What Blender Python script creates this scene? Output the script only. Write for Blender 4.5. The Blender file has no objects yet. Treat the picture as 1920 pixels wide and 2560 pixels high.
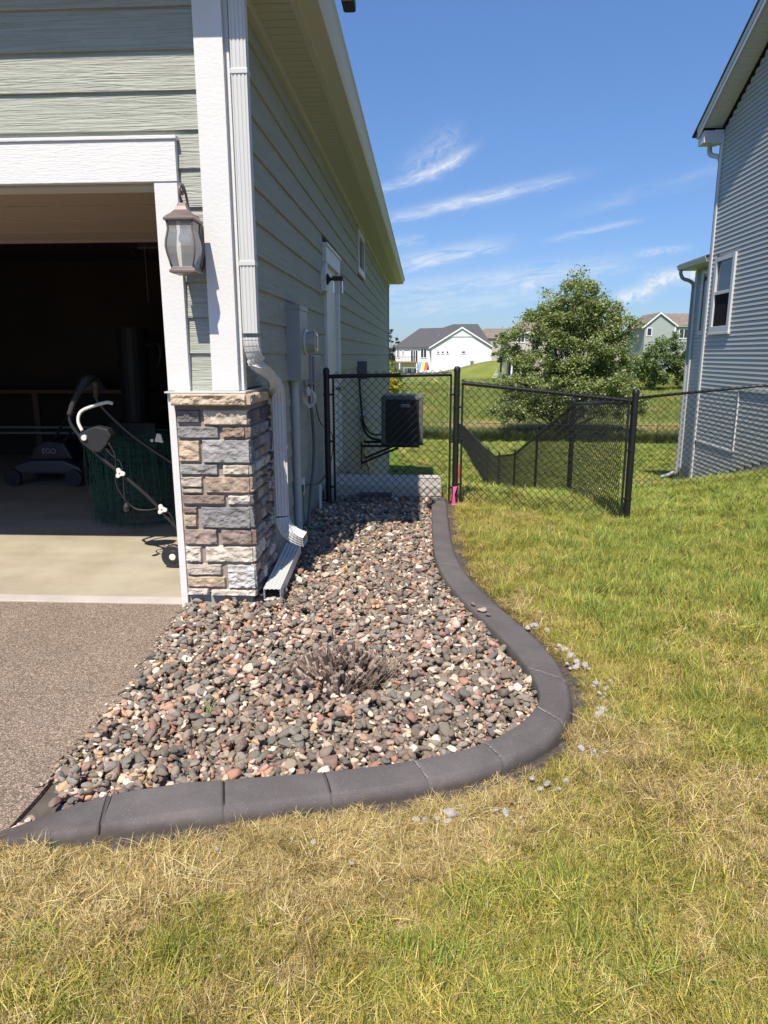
import bpy, bmesh, math, random
import numpy as np
from mathutils import Vector, Matrix, noise
R = math.radians
random.seed(7); rng = np.random.default_rng(7)
sc = bpy.context.scene
col = sc.collection
# ------------------------------------------------------------------ camera
P, YW, RL, H = R(12.66), R(3.22), R(0.15), 1.5
fw = Vector((-math.sin(YW)*math.cos(P), math.cos(YW)*math.cos(P), -math.sin(P)))
r0 = Vector((math.cos(YW), math.sin(YW), 0)); u0 = r0.cross(fw)
rr = r0*math.cos(RL)-u0*math.sin(RL); uu = u0*math.cos(RL)+r0*math.sin(RL)
cd = bpy.data.cameras.new('camera'); cam = bpy.data.objects.new('camera', cd); col.objects.link(cam)
cd.sensor_fit = 'HORIZONTAL'; cd.sensor_width = 36; cd.lens = 36*1750/1920
cd.clip_start = .05; cd.clip_end = 3000
M4 = Matrix((rr, uu, -fw)).transposed().to_4x4(); M4.translation = Vector((0, 0, H))
cam.matrix_world = M4
sc.camera = cam
sc.render.resolution_x = 768; sc.render.resolution_y = 1024
sc.view_settings.view_transform = 'Standard'; sc.view_settings.look = 'None'
sc.view_settings.exposure = 0.45; sc.view_settings.gamma = 1.0
sc.cycles.max_bounces = 8; sc.cycles.transparent_max_bounces = 12
# ------------------------------------------------------------------ sun and sky
SUN = Vector((-.154, -.677, 1.0)).normalized()           # towards the sun
sl = bpy.data.lights.new('sun', 'SUN'); so = bpy.data.objects.new('sun', sl); col.objects.link(so)
sl.energy = 4.6; sl.angle = R(.53); sl.color = (1.0, .925, .815)
so.rotation_euler = SUN.to_track_quat('Z', 'Y').to_euler(); so.location = (0, 0, 30)
w = bpy.data.worlds.new('World'); sc.world = w; w.use_nodes = True
nt = w.node_tree; nt.nodes.clear()
def N(t, typ, **k):
    n = t.nodes.new(typ)
    for a, b in k.items():
        if a.startswith('i_'): n.inputs[a[2:].replace('_', ' ')].default_value = b
        else: setattr(n, a, b)
    return n
def MA(t, op, a, b=None, c=None, clamp=False):
    n = t.nodes.new('ShaderNodeMath'); n.operation = op; n.use_clamp = clamp
    for i, v in enumerate((a, b, c)):
        if v is None: continue
        if isinstance(v, (int, float)): n.inputs[i].default_value = v
        else: t.links.new(v, n.inputs[i])
    return n.outputs[0]
def MIX(t, f, a, b, blend='MIX'):
    n = t.nodes.new('ShaderNodeMix'); n.data_type = 'RGBA'; n.blend_type = blend; n.clamp_factor = True
    for s, v in ((n.inputs[0], f), (n.inputs[6], a), (n.inputs[7], b)):
        if isinstance(v, (int, float)): s.default_value = v
        elif isinstance(v, tuple): s.default_value = (*v[:3], 1)
        else: t.links.new(v, s)
    return n.outputs[2]
sky = N(nt, 'ShaderNodeTexSky', sky_type='NISHITA', sun_disc=False)
sky.sun_elevation = math.asin(SUN.z); sky.sun_rotation = math.atan2(SUN.x, SUN.y)
sky.air_density = 1.0; sky.dust_density = .35; sky.ozone_density = 1.6; sky.altitude = 250
tc = N(nt, 'ShaderNodeTexCoord'); sep = N(nt, 'ShaderNodeSeparateXYZ'); nt.links.new(tc.outputs['Generated'], sep.inputs[0])
DEG = 57.29578
az = MA(nt, 'MULTIPLY', MA(nt, 'ARCTAN2', sep.outputs[0], sep.outputs[1]), DEG)
el = MA(nt, 'MULTIPLY', MA(nt, 'ARCSINE', sep.outputs[2]), DEG)
cmb = N(nt, 'ShaderNodeCombineXYZ'); nt.links.new(az, cmb.inputs[0]); nt.links.new(el, cmb.inputs[1])
def cloud(a0, e0, a1, e1, wid, dens, seed, sharp=1.0, bend=0.0, sc_u=.25, sc_v=1.3):
    """one streak of cirrus between two directions of the sky"""
    L = math.hypot(a1-a0, e1-e0); cx, sx = (a1-a0)/L, (e1-e0)/L
    da = MA(nt, 'SUBTRACT', az, a0); de = MA(nt, 'SUBTRACT', el, e0)
    u = MA(nt, 'ADD', MA(nt, 'MULTIPLY', da, cx), MA(nt, 'MULTIPLY', de, sx))
    v = MA(nt, 'SUBTRACT', MA(nt, 'MULTIPLY', de, cx), MA(nt, 'MULTIPLY', da, sx))
    un = MA(nt, 'DIVIDE', u, L)
    if bend: v = MA(nt, 'SUBTRACT', v, MA(nt, 'MULTIPLY', MA(nt, 'MULTIPLY', un, un), bend))
    c = N(nt, 'ShaderNodeCombineXYZ'); c.inputs[2].default_value = seed*3.7
    nt.links.new(MA(nt, 'MULTIPLY', u, sc_u), c.inputs[0]); nt.links.new(MA(nt, 'MULTIPLY', v, sc_v), c.inputs[1])
    nz = N(nt, 'ShaderNodeTexNoise'); nz.inputs['Scale'].default_value = 1.6; nz.inputs['Detail'].default_value = 7
    nz.inputs['Roughness'].default_value = .62; nz.inputs['Distortion'].default_value = .6
    nt.links.new(c.outputs[0], nz.inputs[0])
    v2 = MA(nt, 'ADD', v, MA(nt, 'MULTIPLY', MA(nt, 'SUBTRACT', nz.outputs[0], .5), wid*1.6))
    g = MA(nt, 'POWER', 2.718, MA(nt, 'MULTIPLY', MA(nt, 'POWER', MA(nt, 'DIVIDE', MA(nt, 'ABSOLUTE', v2), wid), 2.0), -sharp))
    e = MA(nt, 'POWER', 2.718, MA(nt, 'MULTIPLY', MA(nt, 'POWER', MA(nt, 'ABSOLUTE', MA(nt, 'MULTIPLY', MA(nt, 'SUBTRACT', un, .5), 1.75)), 4.0), -1.0))
    k = MA(nt, 'MULTIPLY', MA(nt, 'SUBTRACT', nz.outputs[0], .30), 2.6, clamp=True)
    return MA(nt, 'MULTIPLY', MA(nt, 'MULTIPLY', MA(nt, 'MULTIPLY', g, e), k), dens)
cl = [cloud(-3.6, 12.1, 3.3, 13.6, .30, .75, 1, bend=.9),
      cloud(-1.5, 13.2, 2.2, 15.6, .95, .34, 2, sc_u=.8),
      cloud(.3, 13.0, 3.0, 14.4, .42, .55, 12, sc_u=.7),
      cloud(-3.2, 10.0, 9.6, 12.35, .42, .62, 3),
      cloud(.5, 10.9, 7.2, 11.9, .34, .5, 13),
      cloud(-4.0, 6.5, 5.2, 8.1, .60, .75, 4),
      cloud(-4.0, 4.6, 13.6, 6.5, .80, .62, 5),
      cloud(-4.0, 3.2, 10.0, 4.5, .55, .4, 14),
      cloud(9.8, 8.45, 15.0, 9.3, .22, .55, 6),
      cloud(-3.5, 8.1, -.4, 8.6, .4, .5, 7),
      cloud(11.5, 10.3, 22, 12.6, .5, .16, 8),
      cloud(16.7, 5.3, 20.2, 5.65, .55, 1.25, 9, sc_u=.9, sc_v=1.0),
      cloud(14.6, 4.1, 17.0, 4.6, .50, 1.2, 10, sc_u=.9, sc_v=1.0),
      cloud(7.5, 5.0, 8.5, 5.2, .35, .75, 11, sc_u=.9, sc_v=1.0),
      cloud(16.0, 7.2, 19.0, 7.35, .25, .5, 15, sc_u=.9)]
tot = cl[0]
for c_ in cl[1:]: tot = MA(nt, 'ADD', tot, c_)
tot = MA(nt, 'MINIMUM', tot, .92)
bgs = N(nt, 'ShaderNodeBackground'); bgs.inputs[1].default_value = .088
eg = N(nt, 'ShaderNodeMapRange'); eg.inputs[1].default_value = 0; eg.inputs[2].default_value = 22; nt.links.new(el, eg.inputs[0])
tint = MIX(nt, eg.outputs[0], (.51, .635, .91), (.80, 1.03, 1.34))
skyc = MIX(nt, 1.0, sky.outputs[0], tint, 'MULTIPLY')
cc = MIX(nt, tot, skyc, (7.0, 7.4, 7.9))
nt.links.new(cc, bgs.inputs[0])
wo = N(nt, 'ShaderNodeOutputWorld'); nt.links.new(bgs.outputs[0], wo.inputs[0])

# ------------------------------------------------------------------ helpers
def tag(o, label=None, cat=None, group=None, kind=None):
    if label: o['label'] = label
    if cat: o['category'] = cat
    if group: o['group'] = group
    if kind: o['kind'] = kind
    return o
def empty(name, loc=(0, 0, 0), label=None, cat=None, group=None):
    o = bpy.data.objects.new(name, None); col.objects.link(o); o.location = loc
    o.empty_display_size = .1
    return tag(o, label, cat, group)
class MB:
    """collects shapes in world coordinates; build() links them as ONE mesh object"""
    def __init__(s): s.v = []; s.f = []; s.c = []; s.cur = None
    def add(s, vs, fs):
        b = len(s.v); s.v.extend([tuple(v) for v in vs]); s.f.extend([tuple(b+i for i in f) for f in fs])
        s.c.extend([s.cur]*len(fs)); return s
    def box(s, a, b):
        x0, y0, z0 = a; x1, y1, z1 = b
        return s.add([(x0,y0,z0),(x1,y0,z0),(x1,y1,z0),(x0,y1,z0),(x0,y0,z1),(x1,y0,z1),(x1,y1,z1),(x0,y1,z1)],
                     [(0,3,2,1),(4,5,6,7),(0,1,5,4),(1,2,6,5),(2,3,7,6),(3,0,4,7)])
    def obox(s, c, u, v, n, hu, hv, hn):
        c, u, v, n = Vector(c), Vector(u).normalized()*hu, Vector(v).normalized()*hv, Vector(n).normalized()*hn
        vs = [c+u*a+v*b+n*d for d in (-1, 1) for a, b in ((-1,-1),(1,-1),(1,1),(-1,1))]
        return s.add(vs, [(0,3,2,1),(4,5,6,7),(0,1,5,4),(1,2,6,5),(2,3,7,6),(3,0,4,7)])
    def bar(s, p, q, w_, h_, up=(0,0,1)):
        p, q = Vector(p), Vector(q); d = q-p; n = d.cross(Vector(up))
        if n.length < 1e-6: n = d.cross(Vector((1,0,0)))
        return s.obox((p+q)/2, d, n, n.cross(d), d.length/2, w_/2, h_/2)
    def tube(s, pts, r, n=8, cap=True, rs=None):
        pts = [Vector(p) for p in pts]; m = len(pts); prev = None; rings = []
        for i, p in enumerate(pts):
            t = (pts[min(i+1, m-1)]-pts[max(i-1, 0)]).normalized()
            if prev is None:
                a = t.cross(Vector((0,0,1)))
                if a.length < 1e-3: a = t.cross(Vector((1,0,0)))
            else: a = prev-t*prev.dot(t)
            a.normalize(); prev = a; b = t.cross(a); rad = rs[i] if rs else r
            rings.append([p+(a*math.cos(2*math.pi*k/n)+b*math.sin(2*math.pi*k/n))*rad for k in range(n)])
        vs = [v for g in rings for v in g]
        fs = [(i*n+k, i*n+(k+1)%n, (i+1)*n+(k+1)%n, (i+1)*n+k) for i in range(m-1) for k in range(n)]
        if cap: fs += [tuple(range(n))[::-1], tuple((m-1)*n+k for k in range(n))]
        return s.add(vs, fs)
    def rtube(s, pts, prof, cap=True, ups=None):
        """sweep a closed 2D profile; prof x along side vector, y along up vector"""
        pts = [Vector(p) for p in pts]; m = len(pts); n = len(prof); vs = []
        for i, p in enumerate(pts):
            t = (pts[min(i+1, m-1)]-pts[max(i-1, 0)]).normalized()
            up = Vector(ups[i] if ups else (0, -1, 0)); a = t.cross(up).normalized(); b = a.cross(t).normalized()
            vs += [p+a*x+b*y for x, y in prof]
        fs = [(i*n+k, i*n+(k+1)%n, (i+1)*n+(k+1)%n, (i+1)*n+k) for i in range(m-1) for k in range(n)]
        if cap: fs += [tuple(range(n))[::-1], tuple((m-1)*n+k for k in range(n))]
        return s.add(vs, fs)
    def lathe(s, c, prof, n=16, axis='z'):
        c = Vector(c); vs = []
        for r, h in prof:
            for k in range(n):
                a = 2*math.pi*k/n; x, y = r*math.cos(a), r*math.sin(a)
                vs.append(c+(Vector((x,y,h)) if axis=='z' else Vector((h,x,y)) if axis=='x' else Vector((x,h,y))))
        m = len(prof)
        fs = [(i*n+k, i*n+(k+1)%n, (i+1)*n+(k+1)%n, (i+1)*n+k) for i in range(m-1) for k in range(n)]
        fs += [tuple(range(n))[::-1], tuple((m-1)*n+k for k in range(n))]
        return s.add(vs, fs)
    def sq(s, c, prof):
        """square 'lathe': stacked square rings, prof (half width, z)"""
        cx, cy, cz = c; vs = []
        for h, z in prof: vs += [(cx-h,cy-h,cz+z),(cx+h,cy-h,cz+z),(cx+h,cy+h,cz+z),(cx-h,cy+h,cz+z)]
        m = len(prof)
        fs = [(i*4+k, i*4+(k+1)%4, (i+1)*4+(k+1)%4, (i+1)*4+k) for i in range(m-1) for k in range(4)]
        return s.add(vs, fs+[(3,2,1,0), tuple((m-1)*4+k for k in range(4))])
    def prism(s, poly, n):
        """extrude a polygon (3D points) by vector n"""
        n = Vector(n); a = [Vector(p) for p in poly]; k = len(a)
        return s.add(a+[p+n for p in a], [tuple(range(k))[::-1], tuple(range(k, 2*k))]+[(i, (i+1)%k, k+(i+1)%k, k+i) for i in range(k)])
    def build(s, name, m, parent=None, smooth=False, bevel=0, fix=True, **tg):
        me = bpy.data.meshes.new(name); me.from_pydata(s.v, [], s.f)
        if any(c is not None for c in s.c):
            at = me.color_attributes.new('Col', 'FLOAT_COLOR', 'CORNER'); arr = []
            for f, c in zip(s.f, s.c): arr += list((*(c or (.5,.5,.5)), 1))*len(f)
            at.data.foreach_set('color', arr)
        me.validate(); me.update()
        o = bpy.data.objects.new(name, me); col.objects.link(o)
        if isinstance(m, (list, tuple)):
            for q in m: me.materials.append(q)
        elif m: me.materials.append(m)
        if fix and len(s.f) < 60000:
            bm = bmesh.new(); bm.from_mesh(me); bmesh.ops.recalc_face_normals(bm, faces=bm.faces)
            if bevel:
                bmesh.ops.remove_doubles(bm, verts=bm.verts, dist=1e-5)
                es = [e for e in bm.edges if len(e.link_faces) == 2 and e.calc_face_angle(0) > .6]
                bmesh.ops.bevel(bm, geom=es, offset=bevel, segments=2, affect='EDGES', profile=.6, clamp_overlap=True)
            bm.to_mesh(me); bm.free()
        if smooth: me.shade_smooth() if smooth is True else me.shade_smooth()
        if parent is not None:
            o.parent = parent; o.matrix_parent_inverse = Matrix.Translation(-parent.location)
        tag(o, **tg)
        return o
def smooth_angle(o, ang=40):
    me = o.data; me.shade_smooth()
    bm = bmesh.new(); bm.from_mesh(me)
    for e in bm.edges: e.smooth = not (len(e.link_faces) == 2 and e.calc_face_angle(0) > R(ang))
    bm.to_mesh(me); bm.free(); return o
# materials
MATS = {}
def mat(name, c, rough=.7, metal=0, var=0, vs=6, bump=0, bs=60, bstretch=(1,1,1), bd=.004, attr=False, rand=None, spec=.5,
        alpha=None, trans=0, detail=6, distort=0, c2=None, c2s=1.5, c2lo=.4, c2hi=.65, coat=0, ior=None, sub=0, var3=None, fine=0, fs=400, trans_l=0):
    if name in MATS: return MATS[name]
    m = bpy.data.materials.new(name); m.use_nodes = True; t = m.node_tree; b = t.nodes['Principled BSDF']
    b.inputs['Roughness'].default_value = rough; b.inputs['Metallic'].default_value = metal
    b.inputs['Specular IOR Level'].default_value = spec
    if coat: b.inputs['Coat Weight'].default_value = coat
    if trans: b.inputs['Transmission Weight'].default_value = trans
    if ior: b.inputs['IOR'].default_value = ior
    if alpha is not None: b.inputs['Alpha'].default_value = alpha
    tcn = N(t, 'ShaderNodeTexCoord'); co = tcn.outputs['Object']
    base = None
    if attr:
        a = N(t, 'ShaderNodeAttribute', attribute_name='Col'); base = a.outputs['Color']
    elif rand:
        oi = N(t, 'ShaderNodeObjectInfo'); rp = N(t, 'ShaderNodeValToRGB'); rp.color_ramp.interpolation = 'CONSTANT'
        els = rp.color_ramp.elements; n = len(rand)
        els[0].position = 0; els[0].color = (*rand[0], 1); els[1].position = 1/n; els[1].color = (*rand[1], 1)
        for i in range(2, n): e = els.new(i/n); e.color = (*rand[i], 1)
        t.links.new(oi.outputs['Random'], rp.inputs[0]); base = rp.outputs[0]
    else: base = tuple(c)
    if c2:
        nz = N(t, 'ShaderNodeTexNoise'); nz.inputs['Scale'].default_value = c2s; nz.inputs['Detail'].default_value = 8; nz.inputs['Roughness'].default_value = .65
        t.links.new(co, nz.inputs[0]); mr = N(t, 'ShaderNodeMapRange'); mr.inputs[1].default_value = c2lo; mr.inputs[2].default_value = c2hi
        t.links.new(nz.outputs[0], mr.inputs[0]); base = MIX(t, mr.outputs[0], base, c2)
    if var:
        mp = N(t, 'ShaderNodeMapping'); mp.inputs['Scale'].default_value = bstretch if bstretch != (1,1,1) else (1,1,1); t.links.new(co, mp.inputs[0])
        nz = N(t, 'ShaderNodeTexNoise'); nz.inputs['Scale'].default_value = vs; nz.inputs['Detail'].default_value = 6; t.links.new(mp.outputs[0], nz.inputs[0])
        mr = N(t, 'ShaderNodeMapRange'); mr.inputs[1].default_value = .3; mr.inputs[2].default_value = .7; mr.inputs[3].default_value = 1-var; mr.inputs[4].default_value = 1+var
        t.links.new(nz.outputs[0], mr.inputs[0])
        vm = N(t, 'ShaderNodeVectorMath', operation='SCALE')
        if isinstance(base, tuple): vm.inputs[0].default_value = base[:3]
        else: t.links.new(base, vm.inputs[0])
        t.links.new(mr.outputs[0], vm.inputs['Scale']); base = vm.outputs[0]
    if fine:
        nz = N(t, 'ShaderNodeTexNoise'); nz.inputs['Scale'].default_value = fs; nz.inputs['Detail'].default_value = 2; t.links.new(co, nz.inputs[0])
        mr = N(t, 'ShaderNodeMapRange'); mr.inputs[1].default_value = .3; mr.inputs[2].default_value = .7; mr.inputs[3].default_value = 1-fine; mr.inputs[4].default_value = 1+fine
        t.links.new(nz.outputs[0], mr.inputs[0]); vm = N(t, 'ShaderNodeVectorMath', operation='SCALE')
        if isinstance(base, tuple): vm.inputs[0].default_value = base[:3]
        else: t.links.new(base, vm.inputs[0])
        t.links.new(mr.outputs[0], vm.inputs['Scale']); base = vm.outputs[0]
    if isinstance(base, tuple): b.inputs['Base Color'].default_value = (*base[:3], 1)
    else: t.links.new(base, b.inputs['Base Color'])
    if bump:
        mp = N(t, 'ShaderNodeMapping'); mp.inputs['Scale'].default_value = bstretch; t.links.new(co, mp.inputs[0])
        nz = N(t, 'ShaderNodeTexNoise'); nz.inputs['Scale'].default_value = bs; nz.inputs['Detail'].default_value = detail
        nz.inputs['Distortion'].default_value = distort; t.links.new(mp.outputs[0], nz.inputs[0])
        bp = N(t, 'ShaderNodeBump'); bp.inputs['Strength'].default_value = bump; bp.inputs['Distance'].default_value = bd
        t.links.new(nz.outputs[0], bp.inputs['Height']); t.links.new(bp.outputs[0], b.inputs['Normal'])
    if trans_l:
        tr = N(t, 'ShaderNodeBsdfTranslucent'); mx = N(t, 'ShaderNodeMixShader'); mx.inputs[0].default_value = trans_l
        if isinstance(base, tuple): tr.inputs[0].default_value = (*base[:3], 1)
        else: t.links.new(base, tr.inputs[0])
        t.links.new(b.outputs[0], mx.inputs[1]); t.links.new(tr.outputs[0], mx.inputs[2])
        t.links.new(mx.outputs[0], t.nodes['Material Output'].inputs[0])
    MATS[name] = m; return m
SIDING = mat('sage_siding', (.375, .385, .325), .75, var=.07, vs=2.2, bump=1.0, bs=2.6, bstretch=(1.1, 1.1, 26), bd=.012, distort=1.4, detail=4)
WHITE = mat('white_trim', (.70, .685, .66), .6, bump=.65, bs=9, bstretch=(1.5, 1.5, 11), bd=.004, distort=.8, detail=5, var=.02)
WHITEV = mat('white_vertical_trim', (.70, .685, .66), .6, bump=.5, bs=42, bstretch=(1, 1, 1.3), bd=.003, detail=4, var=.02)
WSMOOTH = mat('white_smooth', (.64, .63, .61), .45, var=.02)
WDULL = mat('white_dull', (.66, .67, .68), .5)
METALW = mat('white_aluminium', (.60, .595, .57), .38, var=.02, vs=3)
SOFFIT = mat('soffit_vinyl', (.52, .52, .49), .5)
GUTTER = mat('gutter_cream', (.60, .59, .54), .4)
CONC = mat('concrete', (.44, .41, .36), .85, var=.10, vs=1.6, bump=.4, bs=30, bd=.003, fine=.06, fs=120)
CONCL = mat('concrete_pale', (.50, .455, .40), .85, var=.08, vs=5, bump=.4, bs=60, bd=.003)
FOUND = mat('foundation', (.36, .34, .31), .9, var=.1, vs=3, bump=.5, bs=25, bd=.004)
BLK = mat('black_vinyl_coating', (.012, .012, .013), .42)
BLKW = mat('black_wire', (.014, .014, .015), .5)
BPLAST = mat('black_plastic', (.02, .02, .022), .5, bump=.2, bs=200, bd=.001)
GLASS = mat('dark_glass', (.02, .025, .03), .04, spec=.8)
CLEAR = mat('clear_glass', (.95, .96, .96), .03, trans=1, ior=1.05, alpha=.42, spec=.6)
BRONZE = mat('bronze_paint', (.17, .13, .115), .38, metal=.2, var=.1, vs=8)
GREYM = mat('grey_enamel', (.30, .31, .31), .45, var=.05, vs=5)
PIPE = mat('grey_pvc', (.42, .43, .44), .5, var=.04, vs=3)
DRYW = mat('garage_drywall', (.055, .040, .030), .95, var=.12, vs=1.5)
DGREY = mat('dark_grey_plastic', (.035, .036, .038), .6)
SHING = mat('grey_shingles', (.075, .073, .075), .95, var=.25, vs=3, bump=.5, bs=8, fine=.2, fs=20)
SHINGB = mat('brown_shingles', (.21, .165, .135), .95, var=.25, vs=2, fine=.25, fs=14)
WOOD = mat('brown_wood', (.32, .19, .10), .8, var=.15, vs=4)
def text(name, s, size, loc, rot, m, parent, ext=.0006):
    cu = bpy.data.curves.new(name, 'FONT'); cu.body = s; cu.size = size; cu.extrude = ext; cu.align_x = 'CENTER'; cu.align_y = 'CENTER'
    t_ = bpy.data.objects.new(name, cu); col.objects.link(t_); t_.location = loc; t_.rotation_euler = rot
    dg = bpy.context.evaluated_depsgraph_get(); me = bpy.data.meshes.new_from_object(t_.evaluated_get(dg)); mw = t_.matrix_world.copy()
    bpy.context.view_layer.update(); mw = t_.matrix_world.copy()
    bpy.data.objects.remove(t_); me.transform(mw); o = bpy.data.objects.new(name, me); col.objects.link(o); me.materials.clear(); me.materials.append(m)
    o.parent = parent; o.matrix_parent_inverse = Matrix.Translation(-parent.location); return o
def wires(Pa, Qa, r, sides=3):
    """many straight thin wires at once -> verts, faces"""
    Pa = np.asarray(Pa, float); Qa = np.asarray(Qa, float); d = Qa-Pa; L = np.linalg.norm(d, axis=1, keepdims=True); d = d/np.maximum(L, 1e-9)
    ref = np.where(np.abs(d[:, 2:3]) > .9, np.array([[1., 0, 0]]), np.array([[0, 0, 1.]]))
    a = np.cross(d, ref); a /= np.linalg.norm(a, axis=1, keepdims=True); b = np.cross(d, a); n = len(Pa); V = []
    for k in range(sides):
        an = 2*math.pi*k/sides; off = (a*math.cos(an)+b*math.sin(an))*r; V += [Pa+off-d*r*.4, Qa+off+d*r*.4]
    V = np.stack(V, 1).reshape(-1, 3); base = np.arange(n)[:, None]*2*sides; F = []
    for k in range(sides):
        j = (k+1) % sides; F.append(base+np.array([[2*k, 2*j, 2*j+1, 2*k+1]]))
    return V, np.concatenate(F, 0)
def npmesh(name, V, F, m, parent=None, smooth=False, colors=None, **tg):
    me = bpy.data.meshes.new(name); V = np.asarray(V, np.float32); F = np.asarray(F, np.int32); k = F.shape[1]
    me.vertices.add(len(V)); me.vertices.foreach_set('co', V.ravel())
    me.loops.add(F.size); me.loops.foreach_set('vertex_index', F.ravel())
    me.polygons.add(len(F)); me.polygons.foreach_set('loop_start', np.arange(0, F.size, k, dtype=np.int32))
    if colors is not None:
        at = me.color_attributes.new('Col', 'FLOAT_COLOR', 'POINT')
        at.data.foreach_set('color', np.concatenate([colors, np.ones((len(V), 1))], 1).astype(np.float32).ravel())
    me.update(calc_edges=True); me.validate()
    if smooth: me.shade_smooth()
    if m: me.materials.append(m)
    o = bpy.data.objects.new(name, me); col.objects.link(o)
    if parent is not None: o.parent = parent; o.matrix_parent_inverse = Matrix.Translation(-parent.location)
    tag(o, **tg); return o

# ------------------------------------------------------------------ the lie of the land
GX = np.array([-60, -8, -1.1, .3, 2, 4.7, 7, 10, 60.])
GY = np.array([-20, 0, 4, 6.9, 7.9, 9.4, 12.3, 15, 19, 23, 27, 35, 44, 52, 70, 100, 130, 160, 220, 400, 900.])
GZ = np.array([
 [0, 0, 0, 0, 0, .15, .2, .3, .5], [0, 0, 0, 0, 0, .12, .2, .3, .8], [0, 0, -.01, -.01, -.02, .16, .3, .4, .8], [0, 0, -.01, .03, -.15, .10, .2, .35, .7],
 [0, 0, .02, .02, -.21, .02, .14, .3, .6], [0, 0, -.12, -.30, -.38, -.12, .0, .1, .4], [-.8, -.9, -.85, -1.0, -1.06, -.78, -.38, -.2, 0],
 [-1.5, -1.6, -1.55, -1.75, -1.8, -1.40, -.97, -.8, -.6], [-2, -2.1, -2.1, -2.35, -2.4, -2.15, -1.95, -1.8, -1.6], [-2.3, -2.4, -2.4, -2.55, -2.62, -2.5, -2.45, -2.4, -2],
 [-2.5, -2.5, -2.5, -2.65, -2.72, -2.7, -2.68, -2.6, -2.3], [-2.9, -2.9, -2.9, -2.95, -3.0, -3.0, -3.0, -3.0, -2.8], [-3.7, -3.7, -3.7, -3.8, -3.9, -3.92, -3.93, -3.95, -4.1],
 [-3.9]*7+[-4.0, -4.2], [-3.8]*9, [-3.15]*9, [-2.45]*9, [-2.2]*9, [-1.5]*9, [-.5]*9, [0]*9])
def ground_raw(x, y):
    x = np.clip(x, -59.9, 59.9); y = np.clip(y, -19.9, 899)
    i = np.clip(np.searchsorted(GX, x)-1, 0, len(GX)-2); j = np.clip(np.searchsorted(GY, y)-1, 0, len(GY)-2)
    u = (x-GX[i])/(GX[i+1]-GX[i]); v = (y-GY[j])/(GY[j+1]-GY[j])
    return (GZ[j, i]*(1-u)*(1-v)+GZ[j, i+1]*u*(1-v)+GZ[j+1, i]*(1-u)*v+GZ[j+1, i+1]*u*v)
def ground(x, y):
    x = np.asarray(x, float); y = np.asarray(y, float); s = .25+np.clip(y-10, 0, 100)*.06; z = 0
    for a, b in ((0, 0), (1, 0), (-1, 0), (0, 1), (0, -1)): z = z+ground_raw(x+a*s*.8, y+b*s)
    z = z/5
    z = z+2.75*np.exp(-((x-15)/9.5)**2-((y-139)/9.)**2)           # the knoll by the white house
    return z
def gz(x, y): return float(ground(x, y))
# curb line: inner top edge and outer foot, metres
CIN = [(.09,7.03),(.08,5.7),(.085,4.88),(.15,4.38),(.25,3.97),(.35,3.66),(.43,3.39),(.49,3.15),(.52,2.9),(.51,2.76),(.44,2.62),(.34,2.49),(.19,2.37),(.03,2.3),(-.14,2.24),(-.35,2.19),(-.68,2.13),(-1.0,2.075),(-1.13,2.02),(-1.22,1.95),(-1.31,1.89),(-1.44,1.84)]
COUT = [(.26,7.05),(.245,5.9),(.25,5.05),(.32,4.49),(.43,4.04),(.55,3.70),(.65,3.36),(.69,3.09),(.67,2.82),(.64,2.69),(.55,2.50),(.40,2.36),(.26,2.26),(.10,2.18),(-.11,2.10),(-.33,2.04),(-.63,1.96),(-.96,1.88),(-1.10,1.85),(-1.21,1.835),(-1.33,1.825),(-1.47,1.815)]
def resample(pts, n):
    p = np.array(pts, float); 
    for _ in range(3):
        q = np.empty((2*len(p)-1, 2)); q[::2] = p; q[1::2] = (p[1:]+p[:-1])/2
        q[2:-2:2] = q[2:-2:2]*.5+(q[1:-3:2]+q[3:-1:2])*.25; p = q
    d = np.r_[0, np.cumsum(np.linalg.norm(np.diff(p, axis=0), axis=1))]; t = np.linspace(0, d[-1], n)
    return np.c_[np.interp(t, d, p[:, 0]), np.interp(t, d, p[:, 1])]
NC = 420
ci = resample(CIN, NC)
co_ = resample(COUT, 1600)
# outer partner of every inner point: nearest by parameter, smoothed
co2 = resample(COUT, NC)
def inpoly(x, y, poly):
    x = np.asarray(x); y = np.asarray(y); c = np.zeros(x.shape, bool); n = len(poly); j = n-1
    for i in range(n):
        xi, yi = poly[i]; xj, yj = poly[j]
        with np.errstate(divide='ignore', invalid='ignore'):
            c ^= ((yi > y) != (yj > y)) & (x < (xj-xi)*(y-yi)/(yj-yi+1e-12)+xi)
        j = i
    return c
BEDP = [tuple(p) for p in ci[::6]]+[tuple(ci[-1]), (-1.20,2.01),(-1.28,2.14),(-1.335,2.6),(-1.36,3.3),(-1.45,3.98),(-1.02,4.0),(-1.0,4.6),(-1.05,4.65),(-1.05,7.2),(.09,7.25)]
OUTP = [tuple(p) for p in co2[::6]]+[tuple(co2[-1]), (-1.34,1.83), (-9,1.83), (-9,4.1),(-1.05,4.1),(-1.05,7.9),(.24,7.9)]
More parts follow.
